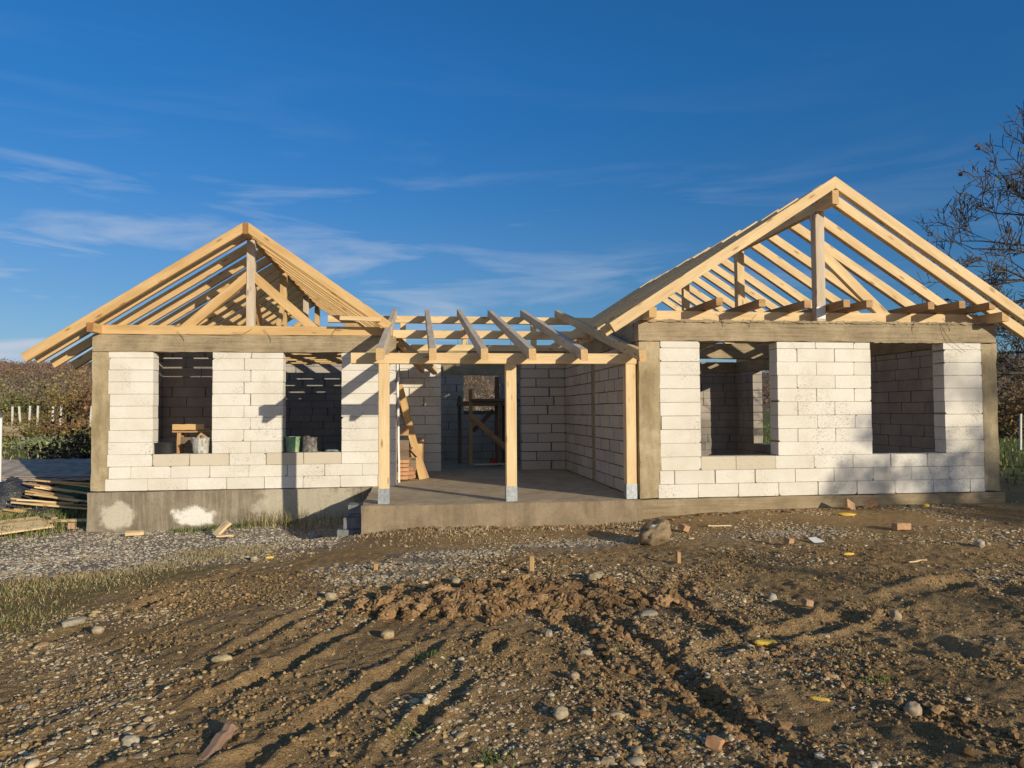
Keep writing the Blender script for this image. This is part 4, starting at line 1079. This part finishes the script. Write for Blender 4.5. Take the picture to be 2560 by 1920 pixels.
# ------------------------------------------------------------------ things under the porch
board('plank', (.085, 14.22, .0), (-.36, 14.35, 1.80), .135, .045, W2, 'long orange plank leaning against the porch wall', up=(0, 1, 0), n=8)
board('plank', (.165, 14.32, .0), (-.345, 14.55, 1.42), .10, .03, [M['wood_brown'], M['wood2_end']], 'darker plank leaning behind the long orange one', up=(0, 1, 0))
mb = MB(); mb.beam((-.34, 13.62, 0.0), (-.372, 13.75, 2.22), .035, .02, up=(0, 1, 0), ch=.002); tag(mb.build('metal_profile', [M['white_paint']] * 2), 'thin white profile standing against the porch side wall', 'metal profile')
k = 0
blabels = ['bottom left brick of the stack under the porch', 'second brick up at the left of the porch stack', 'third brick up at the left of the porch stack', 'fourth brick up at the left of the porch stack', 'top brick at the left of the porch stack',
           'bottom brick of the middle pile under the porch', 'second brick of the middle pile under the porch', 'third brick of the middle pile under the porch',
           'brick standing upright behind the leaning planks', 'bottom brick at the back of the porch stack', 'topmost brick at the back of the porch stack', 'tilted square brick resting on the middle pile', 'large block on the wall side above the bricks', 'flat brick at the top right of the stack behind the plank']
bpos = [((-.29, 13.80, .035), .10, 0), ((-.28, 13.81, .11), .02, 0), ((-.275, 13.79, .185), .12, 0), ((-.27, 13.81, .26), -.05, 0), ((-.265, 13.80, .335), .06, 0),
        ((-.13, 13.98, .035), 1.3, 0), ((-.12, 13.99, .11), 1.45, 0), ((-.125, 13.97, .185), 1.25, 0),
        ((.02, 14.55, .125), .2, 1.57), ((-.15, 14.7, .035), .1, 0), ((-.12, 14.7, .60), .1, 0), ((-.10, 13.95, .50), .5, .78), ((-.26, 13.9, .84), .05, 0), ((.02, 14.62, .70), .0, 0)]
for lb, (c_, rz, ry) in zip(blabels, bpos):
    mb = MB(); big = 'large' in lb
    L2 = .085 if big else .10; mb.beam((-L2, 0, 0), (L2, 0, 0), .17 if big else .115, .15 if big else .066, ch=.006, wob=.002, n=3)
    o = mb.build('brick', BP if big or 'tilted' in lb else BR); o.location = c_; o.rotation_euler = (0, ry, rz)
    tag(o, lb, 'brick', 'bricks stacked under the porch')
for i, (c_, h_) in enumerate((((-.15, 14.7, .0), .56), ((.03, 14.66, .0), .655))):
    mb = MB(); mb.box(c_[0] - .09, c_[0] + .09, c_[1] - .05, c_[1] + .05, .075 if i == 0 else .0, h_, 0, .004)
    tag(mb.build('timber_block', W2), ('upright timber block carrying bricks at the back of the porch stack', 'taller timber block behind the leaning planks')[i], 'timber block')
mb = MB(); mb.box(-.36, -.17, 13.86, 13.98, .375, .76, 0, .006)
tag(mb.build('timber_block', [M['wood_old']]), 'dark old timber block between the bricks and the wall block', 'timber block')
mb = MB(); mb.box(-.19, -.04, 13.90, 14.02, .222, .43, 0, .006)
tag(mb.build('timber_block', [M['wood_old']]), 'dark block under the tilted square brick', 'timber block')
# trestle scaffold in the hall
sc = thing('trestle_scaffold', 'dark timber trestle scaffold standing inside the hall before the window', 'scaffold', (1.6, 17.9, 0))
OLD = [M['wood_old']] * 2
for (x, y, h_, w, mt) in ((1.02, 18.4, 1.66, .09, OLD), (1.225, 17.4, 1.80, .085, [M['wood_brown']] * 2), (1.905, 17.9, 2.12, .11, OLD), (2.12, 18.4, 1.55, .08, OLD), (1.90, 17.35, 1.5, .08, OLD)):
    mb = MB(); mb.beam((x, y, 0), (x, y, h_), w, w * .8, up=(0, 1, 0)); mb.build('upright', mt, sc)
for (p0, p1, w, h_, mt) in (((1.20, 17.32, 1.19), (2.13, 17.32, .34), .04, .13, [M['wood_brown'], M['wood2_end']]), ((1.82, 17.98, 1.30), (1.32, 17.98, .80), .05, .10, OLD), ((2.02, 18.45, 1.5), (1.96, 18.3, .55), .04, .05, OLD)):
    mb = MB(); mb.beam(p0, p1, w, h_); mb.build('brace', mt, sc)
for (y, z) in ((17.42, 1.46), (18.38, 1.46)):
    mb = MB(); mb.beam((.95, y, z), (2.3, y, z), .05, .10); mb.build('ledger', OLD, sc)
for i in range(5):
    mb = MB(); mb.beam((1.22 + .03 * i, 17.45 + .21 * i, 1.535 + .004 * i), (2.4, 17.45 + .21 * i, 1.54 + .006 * i), .19, .05 + .02 * (i % 2)); mb.build('deck_board', OLD, sc)
board('board', (1.22, 16.9, .07), (2.15, 17.0, .07), .12, .03, [M['wood_grey'], M['wood2_end']], 'pale board lying on the hall floor under the scaffold')
mb = MB(); mb.lathe((1.72, 17.05, .085), [(0, .0), (.07, .0), (.08, .09), (.075, .10), (0, .10)], 14)
tag(mb.build('tool_pouch', [simple('red_cloth', [(.30, .03, .02), (.5, .08, .05)], 10)]), 'small red bundle on the hall floor', 'bundle')
board('board', (2.02, 16.6, .03), (2.22, 16.62, .03), .06, .02, W1, 'short pale stick on the floor in the hall doorway')

# ------------------------------------------------------------------ blocks beside the slab
M['cblock'] = concrete_mat('grey_block', (.14, .14, .145), (.20, .20, .205), (.28, .28, .28), board=False)
zb = float(gz(-1.0, 10.95)) - .03
for i, (x0, x1, y0, y1, h_, lb) in enumerate(((-1.12, -.80, 10.62, 11.1, .16, 'bottom grey concrete block stacked against the porch slab'), (-1.04, -.79, 10.66, 11.1, .16, 'middle grey concrete block against the porch slab'), (-1.03, -.80, 10.70, 11.05, .03, 'thin grey slab piece between the stacked blocks'), (-.98, -.79, 10.72, 11.05, .13, 'topmost grey concrete block by the porch slab corner'))):
    mb = MB(); mb.beam(((x0), (y0 + y1) / 2, zb + h_ / 2), ((x1), (y0 + y1) / 2, zb + h_ / 2), y1 - y0, h_, ch=.008, wob=.003, n=4)
    tag(mb.build('concrete_block', [M['cblock']] * 2), lb, 'concrete block', 'concrete blocks beside the porch slab'); zb += h_ + .004
rock('plastic_scrap', (-1.55, 11.55), (.09, .04, .05), (.5, .5, .52), 155, 'crumpled grey scrap lying in the shaded pit by the slab', 'plastic scrap', .4, 2, .4, .1)

# ------------------------------------------------------------------ left yard: boards, sheets, wrapped pile
for i, (p0, p1, w, mt, lb) in enumerate((
    ((-7.6, 11.75), (-6.12, 13.15), .26, W1, 'wide pale board lying in the grass at the left edge, nearest of three'),
    ((-7.6, 12.15), (-6.22, 13.45), .26, W2, 'middle wide board of three lying in the grass at the left edge'),
    ((-7.6, 12.55), (-6.42, 13.70), .24, W1, 'farthest wide board of three in the grass at the left edge'),
    ((-7.1, 15.0), (-6.35, 14.0), .10, W1, 'narrow board lying slantwise in the grass'),
    ((-6.9, 11.6), (-5.85, 12.85), .09, W1, 'long narrow board nearest the gravel'),
    ((-8.3, 14.5), (-7.2, 15.0), .26, W2, 'orange board at the foot of the white pole'),
    ((-9.0, 14.5), (-7.6, 14.3), .10, W2, 'thin lath half hidden in the grass'),
    ((-6.7, 13.6), (-5.5, 13.5), .07, W1, 'lath lying in the shade by the house corner'))):
    z0 = float(gz(*p0)) + .05; z1 = float(gz(*p1)) + .05
    board('board', (p0[0], p0[1], z0 + .05), (p1[0], p1[1], z1 + .06), w, .028, mt, lb, up=(.15, -.25, 1), group='boards lying in the grass left of the house')
for i in range(16):
    a = random.gauss(0, .30); x0, y0 = -7.45 + random.uniform(-.15, .35), 15.55 - i * .055 + random.uniform(-.1, .1)
    Ln = random.uniform(.6, 1.8); zz = -.56 + .042 * (15 - i) * .75 + random.uniform(-.02, .05)
    x1, y1 = min(x0 + Ln * math.cos(-.12 + a), -5.6), y0 + Ln * math.sin(-.12 + a)
    board('lath', (x0, y0, zz + .07), (x1, y1, zz - .07 + random.uniform(-.03, .03)), .055, .03, random.choice((W1, W2, [M['wood_brown']] * 2)),
          'one of the loose laths heaped left of the house', 'lath', group='laths heaped left of the house')
# stack of fibre-cement sheets
M['sheet'] = simple('sheet_grey', [(.26, .21, .17), (.42, .35, .28), (.54, .46, .37)], 4, .95, .3, .1)
sh_ = thing('sheet_stack', 'tilted stack of wavy grey roofing sheets beside the left wing', 'sheet stack', (-8.0, 17.4, -.65))
for k in range(6):
    NX, NY = 60, 4; V = []; F = []
    ox_, oy_ = random.uniform(-.15, .15), random.uniform(-.1, .1)
    for j in range(NY + 1):
        for i in range(NX + 1):
            u, v = i / NX, j / NY
            x = -10.4 + 4.75 * u + ox_; y = 16.55 + 1.75 * v + oy_
            V.append((x, y, -.20 + .035 * k + .26 * v + .009 * math.sin(i * 1.25) + random.uniform(-.004, .004)))
    for j in range(NY):
        for i in range(NX): F.append((j * (NX + 1) + i, j * (NX + 1) + i + 1, (j + 1) * (NX + 1) + i + 1, (j + 1) * (NX + 1) + i))
    b0 = len(V); V2 = [(x, y, z - .012) for x, y, z in V]
    F2 = [tuple(b0 + q for q in reversed(f)) for f in F]
    rim = [i for i in range(NX + 1)]; F3 = [(i + 1, i, b0 + i, b0 + i + 1) for i in range(NX)]
    mb = MB(); mb.add(V + V2, F + F2 + F3); mb.build('sheet', M['sheet'], sh_)
for x in (-9.9, -8.0, -6.1):
    mb = MB(); mb.beam((x, 16.5, -.27), (x, 18.4, -.02), .12, .10)
    mb.build('bearer', OLD, sh_); mb = MB(); mb.beam((x, 17.4, -.75), (x, 17.4, -.18), .16, .16, up=(0, 1, 0)); mb.build('bearer', OLD, sh_)
# black plastic over a pile
m, nt, b = mat('black_plastic'); b.inputs['Base Color'].default_value = (.05, .05, .055, 1); b.inputs['Roughness'].default_value = .28; b.inputs['Specular IOR Level'].default_value = .6
bump(nt, b, noise(nt, coords(nt), 7, 5, .6, 1.5), 1.0, .06); M['plastic'] = m
B, F = ICO[3]; V = B.copy(); V[:, 2] = V[:, 2].clip(-.25, 1)
n = vnoise(V[:, 0] * 4 + 3, V[:, 1] * 4 + V[:, 2] * 3, 3) + .6 * vnoise(V[:, 0] * 11, V[:, 1] * 11 + V[:, 2] * 7, 4)
V = V * (1 + .12 * n)[:, None] * np.array((.50, .45, .62))
o = np_mesh('covered_pile', V, F, M['plastic'], smooth=True); o.location = (-7.95, 15.75, -.62); tag(o, 'pile wrapped in crumpled black plastic beside the white pole', 'covered pile')
o = np_mesh('plastic_sheet', V * np.array((.9, .5, .30)), F, M['plastic'], smooth=True); o.location = (-6.95, 14.75, -.66); tag(o, 'loose silver-black plastic film lying in front of the laths', 'plastic film')
mb = MB(); mb.tube([(-8.40, 16.2, -.75), (-8.40, 16.2, 1.24)], .036, 14); mb.tube([(-8.40, 16.2, 1.20), (-8.40, 16.2, 1.29)], [.043, .041], 14)
tag(mb.build('white_pole', M['white_paint']), 'white round pole at the left edge of the photo', 'pole')
# vineyard posts
M['cpost'] = simple('pale_concrete_post', [(.55, .52, .46), (.70, .67, .60)], 6)
for i, (x, t_) in enumerate(((-26.05, .0), (-25.38, 0), (-24.55, .02), (-24.70, -.05), (-23.91, .01), (-23.13, 0), (-22.45, .03), (-20.81, .04))):
    z = float(gz(x, 50)); mb = MB(); mb.beam((x, 50 + .3 * (i % 3), z - .2), (x + t_ * 3, 50 + .3 * (i % 3), 1.77 - .05 * (i % 2)), .10, .10, up=(0, 1, 0), ch=.01, wob=.004)
    tag(mb.build('vineyard_post', [M['cpost']] * 2), ('leftmost pale post of the vineyard row', 'second pale vineyard post from the left', 'third pale vineyard post, half of a leaning pair', 'fourth vineyard post, leaning into its neighbour', 'fifth pale vineyard post, in the middle of the row',
        'sixth pale vineyard post from the left', 'seventh pale vineyard post from the left', 'vineyard post nearest the house wall')[i], 'post', 'pale posts of the vineyard row')

# ------------------------------------------------------------------ leaf clouds, shrubs, wood, hill
def leaf_cloud(centers, radii, n_per, size, cols, seed, fill=.35):
    """many small tilted leaf-sized triangles through each blob's volume; returns V, F, col"""
    r = np.random.RandomState(seed); n = len(centers); k = n_per
    d = r.normal(size=(n, k, 3)); d /= np.linalg.norm(d, axis=2, keepdims=True)
    lump = 1 + .35 * np.sin(d[:, :, 0:1] * 5 + r.rand(n, 1, 1) * 6) * np.cos(d[:, :, 2:3] * 4 + r.rand(n, 1, 1) * 6)
    rad = (fill + (1 - fill) * r.rand(n, k, 1) ** .5) * lump
    P = centers[:, None, :] + d * rad * radii[:, None, :]
    s = (size[:, None, None] if isinstance(size, np.ndarray) else size) * r.uniform(.6, 1.3, (n, k, 1))
    a = r.normal(size=(n, k, 3)); a /= np.linalg.norm(a, axis=2, keepdims=True); b_ = r.normal(size=(n, k, 3)); b_ /= np.linalg.norm(b_, axis=2, keepdims=True)
    V = np.stack([P + a * s, P + b_ * s, P - (a + b_) * s * .6], 2).reshape(-1, 3)
    F = np.arange(len(V)).reshape(-1, 3)
    col = np.repeat(cols[:, None, :] * r.uniform(.65, 1.3, (n, k, 1)), 3, axis=1).reshape(-1, 3)
    return V, F, col
# hill as one terrain strip
az = np.radians(np.linspace(-60, 75, 220)); rr = np.concatenate([np.linspace(120, 360, 26), np.linspace(400, 900, 6)])
AZ, RR = np.meshgrid(az, rr)
def hillz(a_, r_):
    return (.8 + 17.5 * sm(r_, 120, 350) * (1 + .05 * np.sin(a_ * 7 + 1) + .035 * np.sin(a_ * 19 + 2)) + (r_ - 350).clip(0, 999) * .004)
HZ = hillz(AZ, RR) - 1.2 * (RR < 130)
idx = np.arange(AZ.size).reshape(AZ.shape)
o = np_mesh('hill', np.stack([RR * np.sin(AZ), RR * np.cos(AZ), HZ], -1).reshape(-1, 3), np.stack([idx[:-1, :-1], idx[:-1, 1:], idx[1:, 1:], idx[1:, :-1]], -1).reshape(-1, 4),
            simple('hill_ground', [(.13, .08, .045), (.20, .13, .065), (.16, .14, .05)], .05, .95, 0), smooth=True)
tag(o, 'low brown wooded hill along the horizon', kind='structure')
r = np.random.RandomState(90); n = 8000
a_ = np.radians(np.where(r.rand(n) < .5, r.uniform(-38, -14, n), np.where(r.rand(n) < .35, r.uniform(32, 52, n), r.uniform(-55, 68, n)))); q = 125 + 240 * r.rand(n) ** .8
x, y, z = q * np.sin(a_), q * np.cos(a_), hillz(a_, q)
hgt = r.uniform(2.0, 4.4, n); pal = np.array([(.235, .14, .105), (.25, .165, .11), (.21, .15, .12), (.20, .165, .105), (.19, .15, .12), (.25, .175, .105)])  # wood tones lightened and greyed: distance haze put into the palette
ci = ((fbm(a_ * 6, q / 60, 1.0, 3, 5) + 1) * 3).astype(int).clip(0, 5)
cols = pal[np.where(r.rand(n) < .6, ci, r.randint(0, 6, n))] * r.uniform(.8, 1.15, (n, 1))
V, F, col = leaf_cloud(np.stack([x, y, z + hgt * .45], -1), np.stack([hgt * .6, hgt * .6, hgt * .6], -1), 56, .30, cols, 91)
tag(np_mesh('autumn_wood', V, F, M['leaf'], col), 'rust brown autumn wood covering the far hill', kind='stuff')
# brambles between field and vineyard
r = np.random.RandomState(92); n = 1500
x = r.uniform(-46, -13, n); y = r.uniform(44, 70, n); hgt = r.uniform(.35, .95, n)
pal = np.array([(.24, .11, .06), (.30, .16, .08), (.20, .15, .06), (.27, .22, .07), (.18, .17, .06)])
cols = pal[((fbm(x, y, .12, 2, 8) + 1) * 2.5).astype(int).clip(0, 4)] * r.uniform(.8, 1.2, (n, 1))
V, F, col = leaf_cloud(np.stack([x, y, gz(x, y) + hgt * .5], -1), np.stack([hgt * 1.1, hgt * 1.1, hgt * .75], -1), 60, .085, cols, 93)
tag(np_mesh('brambles', V, F, M['leaf'], col), 'red-brown brambles and undergrowth around the vineyard posts', kind='stuff')
r = np.random.RandomState(94); n = 900
x = r.uniform(24, 60, n); y = r.uniform(30, 60, n); x = np.maximum(x, y * .80); hgt = r.uniform(.5, 2.2, n)
pal = np.array([(.22, .14, .07), (.17, .12, .07), (.28, .18, .08), (.15, .14, .06)])
V, F, col = leaf_cloud(np.stack([x, y, gz(x, y) + hgt * .5], -1), np.stack([hgt * .8, hgt * .8, hgt * .75], -1), 70, .10, pal[r.randint(0, 4, n)], 95)
tag(np_mesh('brambles', V, F, M['leaf'], col), 'brown undergrowth beyond the field on the right', kind='stuff')
def shrub(name, label, c, rad, nb, col, seed, size=.06, k=160, cat='shrub', stems=True):
    z = float(gz(c[0], c[1])); root = thing(name, label, cat, (c[0], c[1], z)); r = np.random.RandomState(seed)
    d = r.normal(size=(nb, 3)) * .42; d[:, 2] = np.abs(d[:, 2]) * .9 + .25
    P = d * np.array(rad)
    V, F, cc = leaf_cloud(P, np.repeat(np.array(rad)[None] * .38, nb, 0) * r.uniform(.6, 1.2, (nb, 1)), k, size, np.array(col)[r.randint(0, len(col), nb)], seed + 1)
    V[:, 2] = V[:, 2].clip(.0)
    np_mesh('foliage', V, F, M['leaf'], cc, parent=root)
    mb = MB()
    for p in P[:max(4, nb // 3)]:
        mb.tube([(c[0] + p[0] * .05, c[1] + p[1] * .05, z - .05), (c[0] + p[0] * .5, c[1] + p[1] * .4, z + p[2] * .6), (c[0] + p[0], c[1] + p[1], z + p[2])], [.035 * rad[2] / 2, .02 * rad[2] / 2, .006], 5)
    mb.build('stems', M['bark'], root)
    return root
shrub('shrub', 'yellow-leaved shrub behind the vineyard posts', (-26.2, 60.5), (2.6, 2.2, 3.1), 26, [(.34, .25, .08), (.28, .19, .07), (.24, .14, .07)], 200, .13, 90)
shrub('shrub', 'olive green shrub left of the yellow one', (-32.0, 66.0), (4.2, 2.4, 2.9), 26, [(.17, .17, .06), (.24, .24, .07), (.13, .12, .06)], 202, .15, 90)
shrub('shrub', 'red-brown shrub against the house wall side', (-22.8, 58.0), (2.6, 2.2, 3.4), 26, [(.30, .15, .08), (.36, .20, .09), (.24, .14, .08)], 204, .13, 90)
shrub('shrub', 'dark leafless shrub in the shade beside the left wing', (-9.45, 22.6), (1.15, .9, 1.5), 20, [(.09, .07, .055), (.13, .10, .07)], 206, .07, 110)
shrub('cabbage_plants', 'pale green cabbage plants in the field behind the sheets', (-17.9, 37.5), (1.7, .9, .42), 16, [(.24, .27, .16), (.27, .29, .13), (.19, .22, .11)], 208, .13, 60, 'plants')
shrub('cabbage_plants', 'grey-green plants at the far left of the field', (-23.2, 38.5), (1.5, .9, .40), 12, [(.22, .25, .18), (.18, .22, .13)], 210, .13, 60, 'plants')
rock('rubble_mound', (-24.3, 44.5), (2.1, 1.0, .42), (.42, .36, .29), 160, 'pale rubble mound at the edge of the left field', 'rubble mound', .1, 3, .35, .2, 0, 4)
# ------------------------------------------------------------------ bare trees
def bare_tree(name, label, base, height, spread, seed, limbs, leaves=0.0, leafcol=((.10, .065, .04),), lean=(0, 0), mat_=None, depth=4, twig=1.0, limbr=.5, clump=(7, .05, .034), rmin=.0035):
    r = random.Random(seed); root = thing(name, label, 'tree', base)
    trunk = MB(); crown = MB(); leafP = []
    z0 = base[2]
    def grow_(p, d, L_, rad, lev, mb):
        n = 5 if lev < 2 else 3
        pts = [p]; rads = [rad]; q = Vector(p); dd = Vector(d)
        for i in range(n):
            dd = (dd + Vector((r.gauss(0, .16), r.gauss(0, .16), r.gauss(.05 if lev > 1 else 0, .13)))).normalized()
            q = q + dd * (L_ / n); pts.append(tuple(q)); rads.append(max(rmin, rad * (1 - .72 * (i + 1) / n)))
        mb.tube(pts, rads, 6 if lev < 2 else 4 if lev < 3 else 3, cap=False)
        if lev >= depth:
            if r.random() < leaves: leafP.append(pts[-1])
            if r.random() < leaves * .6: leafP.append(pts[1])
            return
        kids = int((3 + r.random() * 2.6) * (1.15 if lev >= 2 else 1) * twig)
        for _ in range(kids):
            t = r.uniform(.25, 1.0); i = min(int(t * n), n - 1); f = t * n - i
            a = Vector(pts[i]); b_ = Vector(pts[i + 1]); s = a + (b_ - a) * f
            ax = (b_ - a).normalized(); side_ = ax.cross(Vector((r.gauss(0, 1), r.gauss(0, 1), r.gauss(0, 1)))).normalized()
            nd = (ax * r.uniform(.45, .9) + side_ * r.uniform(.55, 1.0) + Vector((0, 0, .22))).normalized()
            grow_(tuple(s), nd, L_ * r.uniform(.38, .62), max(.004, rads[i] * .6), lev + 1, mb)
    tp = [Vector((base[0], base[1], z0 - .1))]; tr = [height * .026]
    for i in range(6):
        tp.append(tp[-1] + Vector((lean[0] + r.gauss(0, .12), lean[1] + r.gauss(0, .12), height * .86 / 6))); tr.append(height * .026 * (1 - .13 * (i + 1)))
    trunk.tube([tuple(p) for p in tp], tr, 10)
    for (h_, a_, el, Lb) in limbs:
        i = min(int(h_ * 6), 5); p = tp[i] + (tp[i + 1] - tp[i]) * (h_ * 6 - i)
        grow_(tuple(p), (math.sin(a_) * math.cos(el), math.cos(a_) * math.cos(el), math.sin(el)), Lb, tr[i] * limbr, 1, crown)
    trunk.build('trunk', mat_ or M['bark'], root, smooth=True)
    cb = crown.build('crown', mat_ or M['bark'], root)
    if leafP:
        c_ = np.array(leafP) - np.array(root.location); rs = np.random.RandomState(seed)
        V, F, cc = leaf_cloud(c_, np.full((len(c_), 3), clump[1]), clump[0], clump[2], np.array(leafcol)[rs.randint(0, len(leafcol), len(c_))], seed)
        lo = np_mesh('leaves', V, F, M['leaf'], cc); lo.parent = cb
    return root
R_ = random.Random(5)
limbs = []
for i in range(17):
    h_ = .22 + .70 * i / 16
    limbs.append((h_, math.radians(-90 + R_.uniform(-48, 34)), math.radians(R_.uniform(-2, 20) + 24 * max(0, h_ - .6)), R_.uniform(2.3, 2.9) * (1 - .5 * abs(h_ - .5))))
for i in range(7): limbs.append((.3 + .09 * i, math.radians(R_.uniform(20, 200)), .4, 2.6))
bare_tree('bare_tree', 'almost leafless dark tree reaching in from the right edge beside the tall gable', (15.75, 15.6, float(gz(15.75, 15.6))), 8.9, 4, 12, limbs, leaves=.025, limbr=.32, clump=(9, .07, .05), rmin=.0095,
          leafcol=((.07, .045, .035), (.06, .045, .035), (.10, .065, .04), (.20, .22, .06)), depth=4, twig=1.12)
bare_tree('bare_tree', 'thin bare sapling low behind the right end of the house', (14.9, 17.6, float(gz(14.9, 17.6))), 3.6, 2, 31,
          [(.2 + .1 * i, math.radians(-90 + 47 * i), .5, 1.3) for i in range(8)], depth=3)
shrub('shrub', 'brown leafy shrub low behind the right end of the house', (27.5, 31.0), (2.6, 2.0, 3.0), 24, [(.22, .13, .06), (.30, .19, .08), (.16, .11, .06)], 212, .10, 120)
shrub('shrub', 'darker shrub at the right edge behind the field', (31.0, 32.0), (2.6, 2.0, 2.6), 24, [(.15, .10, .055), (.22, .14, .07)], 214, .10, 120)
mb = MB(); z = float(gz(20.8, 23.4)); mb.beam((20.8, 23.4, z - .1), (20.85, 23.4, z + 1.25), .07, .07, up=(0, 1, 0)); tag(mb.build('fence_post', [M['cpost']] * 2), 'pale thin fence post in the grass on the far right', 'fence post')
# trees behind the photographer: not in the picture, but their shadows are
for i, (x, y, hh, sd_) in enumerate(((18.9, -4.3, 5.3, 41), (21.8, -4.6, 6.3, 42), (31.5, -18.0, 11.0, 43), (36.0, -18, 11, 44))):
    rr_ = random.Random(sd_)
    lm = [(.25 + .04 * j, rr_.uniform(0, 6.28), rr_.uniform(.2, .9), rr_.uniform(2.4, 3.6) * (.55 if hh < 8 else 1)) for j in range(19)]
    bare_tree('bare_tree', ('bare tree behind the viewpoint casting shadow on the right wing', 'second bare tree behind the viewpoint, farther right', 'tall bare tree at the back behind the viewpoint', 'tallest bare tree far behind the viewpoint')[i],
              (x, y, -.35), hh, 3.5, sd_, lm, leaves=.9, leafcol=((.2, .13, .06),), depth=2, twig=1.5, clump=(46, .45 if hh > 8 else .26, .11 if hh > 8 else .07))
for i, (x, y, rx, ry, h_) in enumerate(((8.6, -3.0, 1.0, .8, 3.1), (11.2, -3.2, 1.2, .9, 4.0), (14.6, -3.2, 1.6, 1.0, 4.9), (6.9, -2.6, .45, .4, 2.3), (19.6, -5.6, 1.9, 1.2, 5.2), (23.5, -5.0, 2.6, 1.4, 6.2), (28.5, -4.0, 2.8, 1.5, 7.0))):
    shrub('shrub', ('loose shrub behind the viewpoint, nearest the middle', 'second loose shrub behind the viewpoint', 'largest loose shrub behind the viewpoint', 'small shrub close behind the viewpoint', 'tall hedge bush behind the viewpoint, left of three', 'middle tall hedge bush behind the viewpoint', 'right-hand tall hedge bush behind the viewpoint')[i], (x, y), (rx, ry, h_ * .62), 14, [(.16, .14, .06)], 300 + i * 3, .06 if i < 4 else .13, 90 if i < 4 else 110)
